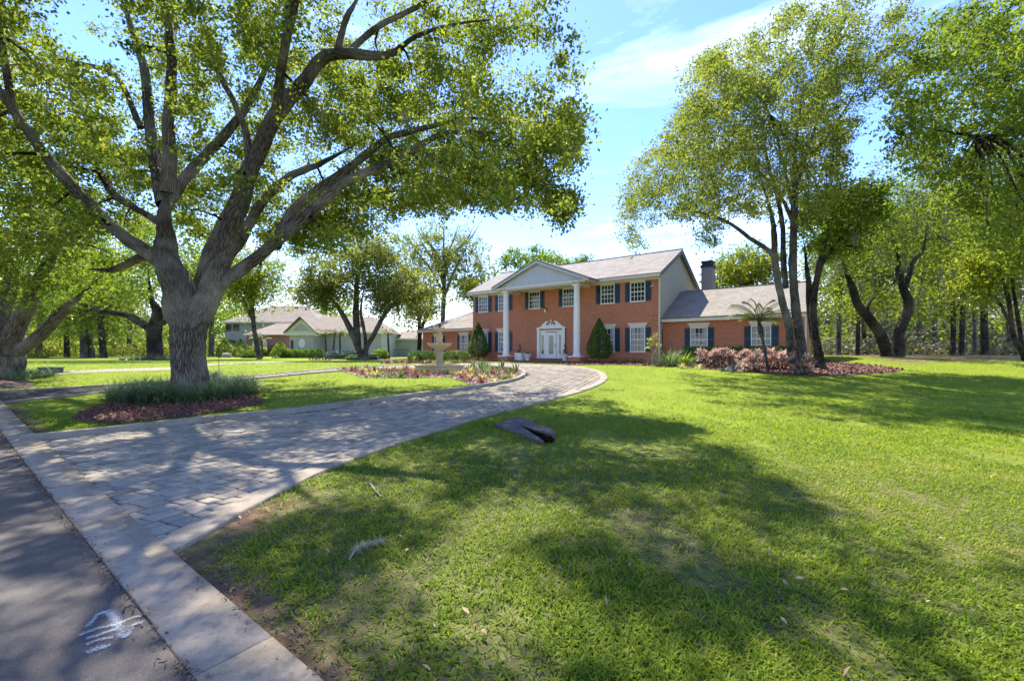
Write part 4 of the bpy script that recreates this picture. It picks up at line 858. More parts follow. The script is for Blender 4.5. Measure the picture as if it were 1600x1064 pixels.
# bright oak leaning in from the right edge
Y = 18.; b_ = np.array([wx(1760, Y), Y, float(gz(wx(1760, Y), Y))])
tree('oak_tree', 'bright green oak reaching into the picture from the right edge', b_,
     [O((1760, 590, Y, 22), (1755, 500, Y, 18), (1740, 400, Y, 16), (1720, 300, Y, 14), (1690, 220, Y, 11), (1600, 158, Y, 8), (1555, 138, Y, 5.5), (1520, 130, Y, 4)), O((1720, 300, Y, 10), (1660, 230, Y - 1, 8), (1600, 205, Y - 1.4, 6), (1540, 215, Y - 1.6, 4), (1460, 200, Y - 1.6, 2.5)),
      O((1578, 146, Y, 4), (1570, 110, Y, 4), (1576, 75, Y + .2, 3), (1560, 40, Y + .2, 2)), O((1690, 220, Y, 10), (1700, 60, Y + 1, 8), (1720, -100, Y + 2, 5))],
     volume([(1392, 250), (1380, 190), (1402, 150), (1385, 110), (1440, 70), (1470, 25), (1545, 0), (1580, -20), (1700, -300), (1900, -300), (1900, 480), (1700, 420), (1620, 430), (1540, 400), (1490, 330), (1440, 285)], (wx(1700, Y), Y, 10.5), (10.5, 5.5, 9), 1150, 4.2), 'bark_dark', 'leaf_bright', per=95, L=.14, Wd=.08, spread=.56, moss=.02)
Y = 24; b_ = np.array([wx(1600, Y), Y, float(gz(wx(1600, Y), Y))])
tree('tree', 'thin airy sapling with crossing stems by the right edge', b_,
     [O((1604, 566, Y, 5), (1596, 548, Y, 4), (1583, 520, Y, 3.5), (1575, 470, Y, 3), (1566, 420, Y, 2.5), (1555, 370, Y, 1.8)), O((1598, 550, Y, 3), (1590, 490, Y, 2.5), (1580, 430, Y, 2), (1600, 380, Y, 1.2)), O((1583, 520, Y, 2.5), (1566, 480, Y, 1.8), (1550, 460, Y, 1.2))],
     blobs([(1570, 400, Y, 60, 55, 110), (1520, 440, Y, 40, 40, 50)]), 'bark_dark', 'leaf_yellow', per=45, L=.17, Wd=.09, spread=.6)
# the woods at right: individual trunks
WT = [(1310, 553, 44, 330, 30, 60, 'bark_grey', 'leaf_yellow', 4, 'mossy grey trunk standing behind the right wing corner'), (1339, 555, 42, 300, 34, 60, 'bark_dark', 'leaf_bright', 3.6, 'straight thin trunk left of the leaning oak'),
      (1351, 554, 50, 330, 36, 60, 'bark_dark', 'leaf_olive', 4, 'short dark trunk close beside the leaning oak'), (1435, 554, 52, 280, 40, 70, 'bark_grey', 'leaf_grey', 4, 'grey moss draped tree just right of the leaning oak'),
      (1490, 553, 40, 310, 46, 60, 'bark_dark', 'leaf_bright', 4.4, 'left of a close pair of dark trunks in the wood'), (1502, 552, 40, 330, 46, 60, 'bark_dark', 'leaf_yellow', 4.6, 'right of a close pair of dark trunks in the wood'),
      (1522, 553, 44, 300, 44, 60, 'bark_grey', 'leaf_olive', 3.6, 'mossy brown trunk right of the dark pair'), (1539, 552, 46, 260, 54, 70, 'bark_dark', 'leaf_dark', 6.0, 'thick upright dark trunk in the wood right of the pair'),
      (1577, 553, 50, 280, 50, 70, 'bark_grey', 'leaf_grey', 4, 'grey moss hung tree deep in the wood near the right edge'), (1460, 551, 60, 300, 50, 60, 'bark_grey', 'leaf_grey', 4, 'pale leafless looking tree in the depth of the wood'),
      (1385, 551, 62, 260, 55, 70, 'bark_grey', 'leaf_grey', 4, 'tall pale mossy tree behind the leaning oak'), (1625, 553, 46, 280, 60, 80, 'bark_dark', 'leaf_yellow', 5, 'yellow green tree partly cut off by the right edge')]
for px, py, Y, top, w, h, bk, lf, tr, lb in WT:
    simple_tree(lb, px, py, Y, top - 20, w * 1.5, h * 1.65, 130, bk, lf, tr * .85, 60, .26, 1.1, .6 if lf in ('leaf_grey', 'leaf_olive') else .25, 5, rng.uniform(-5, 5), None, 'trees of the wood at right', 'woodland_tree', 1.8)
LT = [(60, 557, 62, 400, 50, 60, 'bark_grey', 'leaf_bright', 4, 'slim grey tree far behind the left oak'), (131, 556, 60, 400, 44, 60, 'bark_grey', 'leaf_yellow', 5, 'left of two pale straight trunks across the lawn at left'), (143, 556, 61, 420, 40, 50, 'bark_grey', 'leaf_bright', 4.4, 'right of two pale straight trunks across the lawn at left'),
      (161, 556, 57, 420, 50, 55, 'bark_dark', 'leaf_bright', 5, 'dark forked trunk across the lawn right of the pale pair'), (105, 556, 66, 420, 50, 55, 'bark_dark', 'leaf_olive', 4, 'leaning dark tree left of the pale pair of trunks'), (200, 556, 75, 430, 50, 50, 'bark_grey', 'leaf_grey', 3.5, 'greyish bare tree far across the left lawn'),
      (20, 556, 70, 420, 60, 60, 'bark_grey', 'leaf_yellow', 4, 'yellowish far tree near the left edge'), (330, 556, 70, 380, 60, 60, 'bark_grey', 'leaf_bright', 4, 'leafy tree behind the great oak by the pink house')]
for px, py, Y, top, w, h, bk, lf, tr, lb in LT:
    simple_tree(lb, px, py, Y, top - 20, w * 1.4, h * 1.3, 110, bk, lf, tr, 56, .32, 1.5, .2, 4, rng.uniform(-5, 5), None, 'trees across the left lawn', 'tree')
# far wood as a mass behind everything
def wood(name, x0, x1, y0, y1, n, zl, zh, leafm, L):
    x = rng.uniform(x0, x1, n); y = rng.uniform(y0, y1, n); h = zl + (zh - zl) * (.55 + .25 * np.sin(x * .23 + y * .1) + .2 * np.sin(x * .61 + 1.3)); z = .6 + h * rng.random(n) ** .8
    V, Q = leaves(np.stack([x, y, z], 1), L * 1.7, L * 1.1, .4, tri=True); tag(npmesh(name, V, Q, M[leafm]), kind='stuff')
wood('far_woodland', -150, -36, 88, 120, 42000, 1, 15, 'leaf_bright', .42); wood('far_woodland', -45, 25, 100, 125, 20000, 1, 8, 'leaf_olive', .45)
wood('far_woodland', 36, 150, 64, 95, 52000, 1, 17, 'leaf_grey', .36); wood('far_woodland', 30, 130, 60, 84, 26000, 2, 14, 'leaf_bright', .34)
wood('woodland_undergrowth', 24, 100, 50, 68, 16000, .4, 3.6, 'leaf_olive', .26); wood('woodland_undergrowth', 24, 90, 46, 60, 18000, .4, 3.4, 'leaf_grey', .24); wood('woodland_undergrowth', -90, -40, 70, 90, 16000, .4, 3.5, 'leaf_olive', .3)

br = []
for k in range(520):
    x, y = rng.uniform(22, 88), rng.uniform(46, 70); z0 = float(gz(x, y)) + rng.uniform(0, 3.5); d = rdir(1)[0] * [1, .5, .8]; d[2] = abs(d[2]); ln = rng.uniform(1.5, 5)
    t = np.linspace(0, 1, 6)[:, None]; br.append((np.array([x, y, z0]) + d * ln * t + np.array([0, 0, rng.uniform(-1, .3)]) * (t ** 2) * ln * .4 + rng.normal(0, .06, (6, 3)), np.linspace(.055, .012, 6)))
tag(tubes('woodland_branches', br, M['dry_wood'], None, 3), kind='stuff')

# ------------------------------------------------------------------ plants
def put(name, V, Q, m, label, cat, group=None, base=None, kind=None):
    base = np.asarray(base, float); o = npmesh(name, V, Q, M[m]); o.location = base; return tag(o, label, cat, group, kind)
def shrub_mesh(rx, ry, rz, n, L, shape='ball', Wd=.5):
    d = rdir(n); r = (.55 + .45 * rng.random(n) ** .5)[:, None]
    lump = 1 + .10 * np.sin(d[:, 0] * 5 + 1) * np.sin(d[:, 1] * 6) + .08 * np.sin(d[:, 2] * 9)
    if shape == 'cone':
        t = rng.random(n) ** 1.15; a = rng.random(n) * 6.28; R = (1 - t ** 2.6) * (.6 + .4 * np.minimum(1, t * 5)) * (1 - .25 * t) * (.5 + .5 * rng.random(n) ** .4) * (1 + .08 * np.sin(a * 4 + t * 9))
        P = np.stack([R * np.cos(a) * rx, R * np.sin(a) * ry, t * rz * 2], 1); o = np.stack([np.cos(a), np.sin(a), .5 + 0 * a], 1)
    else:
        P = d * r * np.array([rx, ry, rz]) * lump[:, None]; P[:, 2] = np.maximum(P[:, 2], -rz * .75) + rz * .8; o = d
    return leaves(P, L, L * Wd, .3, o * .6, 0)
def shrub(name, label, base, rx, rz, n, L, leafm, cat='shrub', shape='ball', group=None, Wd=.5, stem=False):
    V, Q = shrub_mesh(rx, rx, rz, n, L, shape, Wd)
    if not stem: return put(name, V, Q, leafm, label, cat, group, base)
    e = empty(name, base); tag(e, label, cat, group); V[:, 2] += stem
    tag(npmesh('foliage', V, Q, M[leafm], e), kind='stuff'); MB().tube([(0, 0, -.1), (.01, 0, stem * .5), (0, 0, stem + rz * .6)], [.04, .035, .02], 6).build('stem', M['bark_twig'], e); return e
p = hw(-15.3, -1.0); shrub('topiary', 'conical clipped evergreen left of the portico', p, .98, 1.46, 4600, .12, 'leaf_box', 'topiary', 'cone', None, .55, .35)
p = hw(-3.85, -1.1); shrub('topiary', 'conical clipped evergreen right of the portico, covering a window', p, .98, 1.4, 4600, .12, 'leaf_box', 'topiary', 'cone', None, .55, .35)
for i, (px, lb) in enumerate([(649, 'leftmost of four clipped round shrubs behind the fountain'), (668, 'clipped round shrub touching the fountain stem on its left'), (703, 'clipped round shrub just right of the fountain stem'), (722, 'rightmost of four clipped round shrubs behind the fountain')]):
    Yp = 33.; shrub('boxwood_shrub', lb, (wx(px, Yp), Yp, .8), .62, .5, 1500, .1, 'leaf_box', group='clipped shrubs behind the fountain')
for px, py, Yp, r, h, lf, lb in [(495, 556, 55, 1.0, 1.1, 'leaf_box', 'round clipped shrub by the grey house gable'), (438, 552, 56, 1.3, 1.9, 'leaf_dark', 'conical evergreen left of the grey house gable'),
        (376, 552, 64, 1.3, 2.4, 'leaf_box', 'rounded column evergreen in front of the pink house'), (350, 551, 64, 1.2, 2.3, 'leaf_box', 'clipped evergreen cone nearest the great oak trunk'), (524, 556, 48, 1.2, .8, 'leaf_blue', 'bluish shrub under the fan palms'),
        (548, 557, 47, 1.0, .8, 'leaf_blue', 'bluish shrub beside the splayed trunks'), (594, 557, 47, .9, .95, 'leaf_dark', 'dark round shrub right of the splayed trunks'), (578, 560, 43, .8, .45, 'leaf_blue', 'low silvery shrub at the foot of the splayed trunks'), (553, 561, 43, .8, .42, 'leaf_liriope', 'low green tuft at the foot of the splayed trunks'),
        (60, 556, 60, 1.8, 1.0, 'leaf_olive', 'low round bush across the lawn behind the left oak'), (183, 555, 66, 2.2, 1.3, 'leaf_olive', 'wide olive bush across the lawn under the dark forked trunk'), (390, 556, 56, 1.0, .6, 'leaf_box', 'low shrub in front of the pink house')]:
    cone = 'cone' if h > 1.5 else 'ball'
    shrub('shrub', lb, (wx(px, Yp), Yp, .8), r, h * (.55 if cone == 'cone' else .6), 1300, .2, lf, shape=cone)
hd = MB(); HV, HQ = [], []
V, Q = leaves(np.stack([rng.uniform(wx(440, 56), wx(492, 56), 2600), rng.uniform(55.4, 56.4, 2600), rng.uniform(.8, 1.9, 2600)], 1), .18, .1)
tag(npmesh('hedge', V, Q, M['leaf_dark']), 'low clipped hedge in front of the grey house gable', 'hedge')
# hedge and shrubs along the right wing
def hbase(lx, ly): q = hw(lx, ly); q[2] = float(gz(q[0], q[1])); return q
V, Q = leaves(np.stack([rng.uniform(1.6, 7.6, 5200), rng.uniform(-.5, .45, 5200), .05 + 1.05 * rng.random(5200) ** .7], 1), .12, .065)
o = npmesh('hedge', V, Q, M['leaf_box']); o.location = hbase(0, 0); o.rotation_euler = (0, 0, HA); tag(o, 'dark green hedge under the right wing windows', 'hedge')
def rosette(n, L, Wd, el0=1.3, el1=.3, droop=1.1, spread=.04, segs=4):
    t = rng.random(n); az = rng.random(n) * 6.28; el = el0 + (el1 - el0) * t + rng.normal(0, .1, n); l = L * (.7 + .4 * rng.random(n))
    O_ = np.stack([np.cos(az), np.sin(az), 0 * az], 1) * spread * (.3 + t)[:, None]
    return strap(O_, az, el, l, np.full(n, Wd) * (.8 + .4 * rng.random(n)), droop * (.6 + .8 * rng.random(n)), segs)
pk = [(1105, 563, 23.5, 'pink leaved shrub at the left end of the pink row'), (1128, 560, 23.3, 'pink leaved shrub left of the blue agave'), (1150, 556, 23.2, 'tallest pale pink shrub under the right window'), (1168, 560, 22.6, 'pink leaved shrub left of the leaning palm stem'),
      (1200, 561, 22.2, 'pink leaved shrub right of the leaning palm stem'), (1222, 562, 21.8, 'pink leaved shrub against the pale trunks'), (1180, 570, 21., 'low reddish pink shrub at the front of the bed'), (1255, 572, 19.6, 'low brown pink shrub in front of the pale trunks')]
for px, py, Yp, lb in pk:
    x = wx(px, Yp); b0 = np.array([x, Yp, float(gz(x, Yp))]); n = 42; st = MB()
    Vs, Qs, o_ = [], [], 0; e = empty('pink_shrub', b0); tag(e, lb, 'shrub', 'pink shrubs in front of the right wing'); st = MB()
    for k in range(13):
        a, rr, hh = rng.random() * 6.28, .62 * rng.random() ** .6, rng.uniform(.18, .95); top = np.array([rr * math.cos(a), rr * math.sin(a) * .8, hh])
        st.tube([(top[0] * .3, top[1] * .3, -.05), (top[0] * .8, top[1] * .8, hh * .6), tuple(top)], [.014, .011, .008], 4)
        V, Q = rosette(46, .34, .05, 1.45, -.1, 1.1, .03, 3); Vs.append(V + top - [0, 0, .08]); Qs.append(Q + o_); o_ += len(V)
    tag(npmesh('foliage', np.vstack(Vs), np.vstack(Qs), M['leaf_pink'], e), kind='stuff'); st.build('stem', M['bark_twig'], e)
def ground_at(px, Y): x = wx(px, Y); return np.array([x, Y, float(gz(x, Y))])
V, Q = rosette(150, 1.5, .055, 1.5, .5, 1.3, .35); put('crinum_lily', V, Q, 'leaf_liriope', 'big strappy green clump at the corner of the brick house', 'plant', None, ground_at(1045, 25.5))
V, Q = rosette(110, 1.2, .05, 1.5, .5, 1.2, .35); put('crinum_lily', V, Q, 'leaf_dark', 'second strappy green clump just left of the pink row', 'plant', None, ground_at(1068, 25))
V, Q = rosette(26, .55, .08, 1.3, .4, .2, .05); put('agave', V, Q, 'leaf_blue', 'spiky blue green agave in front of the pink shrubs', 'plant', None, ground_at(1146, 20.8))
for px, Yp, lf, lb in [(1066, 23.2, 'leaf_variegated', 'left of two small cream variegated plants at the bed edge'), (1091, 22.7, 'leaf_variegated', 'right of two small cream variegated plants at the bed edge'), (1132, 21.4, 'leaf_blue', 'small grey green tuft left of the agave')]:
    V, Q = rosette(40, .4, .05, 1.4, .3, .8, .08); put('small_plant', V, Q, lf, lb, 'plant', 'small plants along the bed edge', ground_at(px, Yp))
# sparse twiggy plants below the right facade windows
for lx in (-5.2, -2.9, -2.0, -1.2): 
    V, Q = rosette(46, .6, .03, 1.4, .4, .7, .25); put('bed_grass', V, Q, 'leaf_olive', 'thin sparse tufts along the foot of the brick facade', 'plant', 'sparse tufts at the facade foot', hbase(lx, -.7))
# young yellow-leaved tree on a thin stem
e = empty('young_tree', ground_at(1018.5, 25.3)); tag(e, 'thin young shrub with pale yellow leaves at the right corner of the facade', 'shrub')
MB().tube([(0, 0, -.1), (.02, 0, .5), (.05, .02, .95)], [.03, .028, .02], 6).tube([(.02, 0, .6), (.25, .1, .9), (.4, .1, 1.2)], [.018, .014, .008], 5).tube([(.04, 0, .85), (-.12, 0, 1.2), (-.1, 0, 1.45)], [.015, .012, .007], 5).build('stem', M['dry_wood'], e)
C_ = np.vstack([np.array(c) + rng.normal(0, .09, (16, 3)) for c in ((.1, 0, 1.3), (.15, 0, 1.6), (-.1, 0, 1.25), (-.12, .05, 1.5), (.4, .1, 1.2), (-.2, 0, 1.05), (.05, 0, 1.45), (.25, 0, 1.75))])
V, Q = leaves(C_, .17, .1, .3); tag(npmesh('foliage', V, Q, M['leaf_variegated'], e), kind='stuff')
e = empty('standard_plant', hw(-17.6, -1.2)); tag(e, 'small whitish flowering ball plant left of the conical evergreen', 'plant')
MB().tube([(0, 0, -.1), (0, 0, .5)], [.03, .025], 6).build('stem', M['bark_twig'], e); V, Q = shrub_mesh(.27, .27, .28, 260, .09); V[:, 2] += .45; tag(npmesh('foliage', V, Q, M['leaf_white'], e), kind='stuff')
# palms
def palm(label, base, top, nf, FL, r0, r1, leafl=.35, group=None, lf='leaf_palm', bulge=False):
    e = empty('palm', base); tag(e, label, 'palm', group); base = np.asarray(base, float); T = np.array(top, float) - base
    t = np.linspace(0, 1, 10)[:, None]; P = T * t + np.array([T[0] * -.12, 0, 0]) * (t * (1 - t) * 2); R = np.linspace(r0, r1, 10)
    if bulge: R[-3:-1] *= 1.9
    V, Q, U = tube(P, R, 10, .05); npmesh('trunk', V, Q, M['bark_grey'], e, True, U)
    Vs, Qs, o_ = [], [], 0
    for k in range(nf):
        az = 2 * math.pi * k / nf + rng.uniform(-.2, .2); el = rng.uniform(.25, 1.25); ns = 12; p = T.copy(); pts = [p.copy()]
        for i in range(ns):
            a = el - 1.25 * (i / ns) ** 1.5; p = p + FL / ns * np.array([math.cos(az) * math.cos(a), math.sin(az) * math.cos(a), math.sin(a)]); pts.append(p.copy())
        pts = np.array(pts); V, Q, U = tube(pts, np.linspace(.02, .005, ns + 1), 4); Vs.append(V); Qs.append(Q + o_); o_ += len(V)
        m = 76; q = np.linspace(.12, 1, m // 2); O_ = np.stack([np.interp(q, np.linspace(0, 1, ns + 1), pts[:, j]) for j in range(3)], 1)
        for s_ in (-1, 1):
            nn = len(q); V, Q = strap(O_, np.full(nn, az) + s_ * (1.15 - .5 * q), np.full(nn, .1) - .5 * q, leafl * (1.1 - .6 * q), np.full(nn, .032), np.full(nn, .6), 2); Vs.append(V); Qs.append(Q + o_); o_ += len(V)
    tag(npmesh('fronds', np.vstack(Vs), np.vstack(Qs), M[lf], e), kind='stuff'); return e
b0 = ground_at(1201, 20.6); palm('slender leaning palm in front of the right wing', b0, wp(1186, 503, 21.2), 17, 1.6, .07, .06, .42, bulge=True)
for px, top, Yp, lb in [(508, 524, 54, 'leftmost of three small palms against the grey house'), (523, 522, 54, 'middle one of three small palms against the grey house'), (531, 523, 54.5, 'rightmost of three small palms against the grey house'),
                        (398, 530, 60, 'small palm in front of the pink house'), (409, 532, 60, 'small palm at the right of the pink house door'), (606, 523, 50, 'slim palm right of the splayed trunks')]:
    b0 = ground_at(px + rng.uniform(-3, 4), Yp); palm(lb, b0, wp(px, top, Yp), 11, 1.35, .12, .1, .4, 'palms by the neighbouring houses')
# liriope rings
def ring(name, c, r0, r1, n, L, m, sx=1., sy=1.):
    a = rng.random(n) * 6.28; r = np.sqrt(r0 * r0 + (r1 * r1 - r0 * r0) * rng.random(n)); cl = np.stack([c[0] + r * np.cos(a) * sx, c[1] + r * np.sin(a) * sy], 1)
    k = 34; O_ = np.repeat(cl, k, 0) + rng.normal(0, .045, (n * k, 2)); O3 = np.hstack([O_, gz(O_[:, 0], O_[:, 1])[:, None]]); nn = len(O3)
    V, Q = strap(O3, rng.random(nn) * 6.28, rng.uniform(.75, 1.5, nn), L * rng.uniform(.6, 1.1, nn), np.full(nn, .017), rng.uniform(.7, 2.0, nn), 4)
    return tag(npmesh(name, V, Q, M[m]), kind='stuff')
ring('liriope', (ob[0] + .1, OY - .3), .75, 1.85, 290, .84, 'leaf_liriope', 1.02, .95)
ring('left_liriope', (wx(15, 18.7), 18.7), .6, 1.4, 60, .6, 'leaf_liriope', 1.1, .8); ring('far_liriope', (wx(240, 42), 42), .8, 2.3, 60, .8, 'leaf_liriope', 1.3, .6); ring('edge_liriope', (wx(327, 19), 19), 0, .35, 12, .55, 'leaf_liriope')
# bromeliads: shared meshes, one object each
protos = []
for m_, n_, L_, Wd_ in (('leaf_redbrown', 22, .36, .06), ('leaf_burgundy', 24, .34, .055), ('leaf_variegated', 22, .36, .055), ('leaf_liriope', 16, .5, .06), ('leaf_box', 24, .36, .06)):
    for v in range(2):
        V, Q = rosette(n_, L_, Wd_, 1.35 if m_ != 'leaf_liriope' else 1.5, .35 if m_ != 'leaf_liriope' else 1.1, .7 if m_ != 'leaf_liriope' else .15, .03)
        me = npmesh('proto', V, Q, M[m_]); d = me.data; bpy.data.objects.remove(me); protos.append((m_, d))
LB = {'leaf_box': 'plain green bromeliad in the rock bed round the fountain', 'leaf_redbrown': 'orange red bromeliad in the rock bed round the fountain', 'leaf_burgundy': 'dark burgundy bromeliad in the rock bed round the fountain', 'leaf_variegated': 'cream yellow bromeliad in the rock bed round the fountain', 'leaf_liriope': 'upright dark green spiky plant in the rock bed near its right tip'}
def brom(P, kinds, labels, group, sc=1.):
    k = kinds[int(rng.integers(len(kinds)))] * 2 + int(rng.integers(2)); m_, d = protos[k]; o = link('bromeliad' if m_ != 'leaf_liriope' else 'snake_plant', d)
    o.location = [float(v) for v in P]; s_ = sc * rng.uniform(.8, 1.25); o.scale = (s_, s_, s_); o.rotation_euler = (0, 0, rng.uniform(0, 6.28)); tag(o, labels[m_], 'plant', group)
fc = ground_at(687, 21.0)
cand = ISLAND_BED[:, :2].min(0) + rng.random((4000, 2)) * (ISLAND_BED[:, :2].max(0) - ISLAND_BED[:, :2].min(0)); cand = cand[inpoly(cand, ISLAND_BED)]
cand = cand[(np.linalg.norm(cand - fc[:2], axis=1) > 1.35) & (dist_poly(cand, np.vstack([ISLAND_BED, ISLAND_BED[:1]])) > .22)]
sel = []
for c in cand:
    if all(np.linalg.norm(c - q) > .42 for q in sel): sel.append(c)
    if len(sel) >= 120: break
for c in sel:
    q = proj(np.array([[c[0], c[1], float(gz(*c))]]))[0]; right = 725 < q[0] and q[1] < 590
    place = 'at the left end of the rock bed' if q[0] < 600 else 'left of the fountain basin' if q[0] < 648 else 'in front of the fountain basin' if q[0] < 726 and c[1] < fc[1] else 'behind the fountain basin' if q[0] < 726 else 'right of the fountain basin' if q[0] < 770 else 'at the right tip of the rock bed'
    brom((*c, float(gz(*c)) + .02), [3, 3, 0] if right and rng.random() < .6 else [0, 0, 1, 2, 4], {k: v.replace('in the rock bed round the fountain', place).replace('in the rock bed near its right tip', place) for k, v in LB.items()}, 'bromeliads in the rock bed')
LB2 = {k: v.replace('in the rock bed round the fountain', 'in the row before the clipped shrubs').replace('in the rock bed near its right tip', 'in the row before the clipped shrubs') for k, v in LB.items()}
for px in np.linspace(598, 742, 34): brom(ground_at(px + rng.uniform(-2, 2), rng.uniform(29.5, 31)), [0, 1, 2, 4], LB2, 'bromeliads before the clipped shrubs')
LB3 = {k: 'small dark reddish tuft at the edge of the neighbouring lawn' for k in LB}
for px in np.linspace(484, 514, 7): brom(ground_at(px, 42 + rng.uniform(-1, 1)), [1], LB3, 'tufts by the neighbouring lawn')

# ------------------------------------------------------------------ fountain, pots and small things
ft = empty('fountain', fc); tag(ft, 'tan stone tiered fountain standing in a round basin', 'fountain')
MB().lathe([(1.16, -.15), (1.16, .06), (1.1, .1), (1.1, .26), (1.18, .3), (1.18, .37), (1.02, .37), (1.0, .2), (.98, .16), (.2, .16)], seg=40).build('basin', M['limestone'], ft, True)
MB().lathe([(.985, .26), (.3, .262)], seg=32).build('water', M['pane'], ft)
MB().lathe([(.3, .17), (.3, .3), (.22, .36), (.17, .5), (.16, .75), (.19, .95), (.15, 1.0), (.23, 1.05), (.26, 1.1), (.2, 1.12)], seg=20).build('pedestal', M['limestone'], ft, True)
MB().lathe([(.18, 1.08), (.34, 1.14), (.5, 1.26), (.56, 1.31), (.58, 1.34), (.57, 1.37), (.52, 1.37), (.44, 1.31), (.1, 1.26)], seg=32).build('bowl', M['limestone'], ft, True)
MB().lathe([(.2, 1.27), (.2, 1.36), (.12, 1.42), (.11, 1.5), (.14, 1.58), (.16, 1.68), (.13, 1.8), (.09, 1.87), (.12, 1.92)], seg=16).build('stem', M['limestone'], ft, True)
MB().lathe([(.09, 1.9), (.18, 1.97), (.25, 2.05), (.26, 2.09), (.22, 2.09), (.1, 2.03)], seg=24).build('top_bowl', M['limestone'], ft, True)
MB().lathe([(.06, 2.04), (.05, 2.12), (.08, 2.17), (.07, 2.24), (.02, 2.32)], seg=12).build('finial', M['concrete_dark'], ft, True)
for lx, lb, sq in [(DX - 2.3, 'square white planter beside the left column', True), (DX - 1.45 - .25, 'white urn planter left of the front door', False), (DX + 2.0 - .25, 'white urn planter right of the front door with a spiral plant', False)]:
    w_ = hw(lx, -1.1 if sq else -.9, .135); e = empty('planter', w_, HA); tag(e, lb, 'planter', 'white planters on the porch')
    if sq: MB().box(-.3, .3, -.3, .3, 0, .5).box(-.33, .33, -.33, .33, .5, .56).box(-.33, .33, -.33, .33, .001, .06).build('pot', M['white_paint'], e)
    else: MB().lathe([(.2, 0), (.2, .05), (.16, .08), (.22, .2), (.27, .36), (.33, .44), (.33, .49), (.28, .49), (.2, .42)], seg=20).build('pot', M['white_paint'], e, True)
    V, Q = rosette(26, .42, .05, 1.4, .4, .8, .05); V[:, 2] += .42; npmesh('foliage', V, Q, M['leaf_blue' if not sq else 'leaf_dark'], e)
    if lx > DX or sq:
        MB().tube([(0, 0, .4), (.02, 0, .8), (0, .02, 1.15)], [.02, .015, .008], 5).build('stem', M['bark_twig'], e)
        a = np.linspace(0, 12, 160); V, Q = leaves(np.stack([.14 * (1 - a / 15) * np.cos(a), .14 * (1 - a / 15) * np.sin(a), .5 + a / 12 * .75], 1) + rng.normal(0, .03, (160, 3)), .08, .045); npmesh('spiral_foliage', V, Q, M['leaf_box'], e)
# utility cabinet at left
b0 = gp(71, 584); s_ = b0[1] / F; e = empty('utility_box', b0); tag(e, 'low dark green utility cabinet on the left lawn', 'utility box')
MB().box(-11.5 * s_, 11.5 * s_, 0, .5, -.05, .24).build('body', M['util_green'], e, bevel=.02)
MB().box(-12.5 * s_, 12.5 * s_, -.03, .53, .242, .3).build('lid', M['util_green'], e, bevel=.01)
MB().box(-13 * s_, 13 * s_, -.06, .56, -.06, .0 + .02).build('pad', M['concrete'], e)
b0 = gp(342, 581); e = empty('garden_hook', b0); tag(e, 'thin dark metal shepherd hook standing on the lawn right of the great oak', 'garden hook')
MB().tube([(0, 0, -.1), (0, 0, .5), (.0, 0, 1.0), (.03, 0, 1.12), (.1, 0, 1.16), (.15, 0, 1.08)], [.012] * 6, 5).build('hook', M['metal_dark'], e)
b0 = gp(354, 558.5); e = MB().lathe([(.5, -.1), (.62, .2), (.5, .5), (.2, .62)], seg=9).build('boulder', M['rock_pink']); e.location = b0; tag(e, 'small pale boulder on the far lawn right of the great oak', 'rock')
# storm drain in the lawn
dc = gp(822, 676); dc[2] -= .045; e = empty('storm_drain', dc, 0); tag(e, 'dark concrete storm drain with a barred slot sunk in the front lawn', 'storm drain')
def D(px, py, dz=0.): q = gp(px, py); return np.array([q[0] - dc[0], q[1] - dc[1], q[2] - dc[2] + dz])
zt = .055
A0, A1, A2, A3, A4 = D(773, 667, .045), D(800, 657.5, .07), D(815, 657, .08), D(868, 682, .12), D(866, 691, .05)
A5 = D(848, 695, .05); Bq = D(812, 668, zt + .03)
S1 = D(813, 669, .068); S2 = D(862, 687, .105); S3 = D(851, 694.5, .062)
slab = MB(); slab.slab([A0, D(846, 695, .05), S3, S1, A1], (0, 0, -.16)); slab.slab([A1, S1, S2, A4, A3, A2], (0, 0, -.16))
slab.build('slab', M['concrete_dark'], e, bevel=.012)
MB().slab([D(812.5, 668.6, .058), D(851, 695, .058), D(867, 692, .058), D(863, 686, .058), D(838, 676, .058)], (0, 0, -.004)).build('dark_slot_sheet', M['slot_shade_black'], e)  # thin black sheet above the turf; the slot's inner shade is painted, no hollow below
for t in np.linspace(.2, .92, 11):
    a = S1 + (S2 - S1) * t; b = S1 + (S3 - S1) * t; MB().tube([a - [0, 0, .03], (a + b) / 2 - [0, 0, .045], b - [0, 0, .03]], [.008] * 3, 5).build('grate_bar', M['slot_shade_black'] if False else M['grate_iron'], e)
# spray mark on the road
mk = MB()
def stroke(pts, w):
    P = [gp(0 + x / 2.634, 660 + y / 2.634) for x, y in pts]; P = catmull(np.array(P), 6); d = np.gradient(P[:, :2], axis=0); d /= np.linalg.norm(d, axis=1)[:, None] + 1e-9; nn = np.stack([-d[:, 1], d[:, 0]], 1)
    ww = w * (.8 + .4 * rng.random(len(P))); ww[0] *= .5; ww[-1] *= .4
    n = len(P); ln = np.sum(np.linalg.norm(np.diff(P[:, :2], axis=0), axis=1))
    for k in range(int(ln * w * 100000)):             # sprayed paint caught on the grains of the asphalt
        u = rng.random() * (n - 1); i0 = int(u); q = P[i0, :2] + (P[i0 + 1, :2] - P[i0, :2]) * (u - i0) + nn[i0] * np.clip(rng.normal(0, w * .33), -w * .8, w * .8); e = rng.uniform(.0009, .0022); a = rng.random() * 3
        mk.add([(q[0] + e * math.cos(a + t), q[1] + e * 1.2 * math.sin(a + t), .0345 + .0012 * rng.random()) for t in (0, 1.57, 3.14, 4.71)], [(0, 1, 2, 3)])
stroke.k = 0
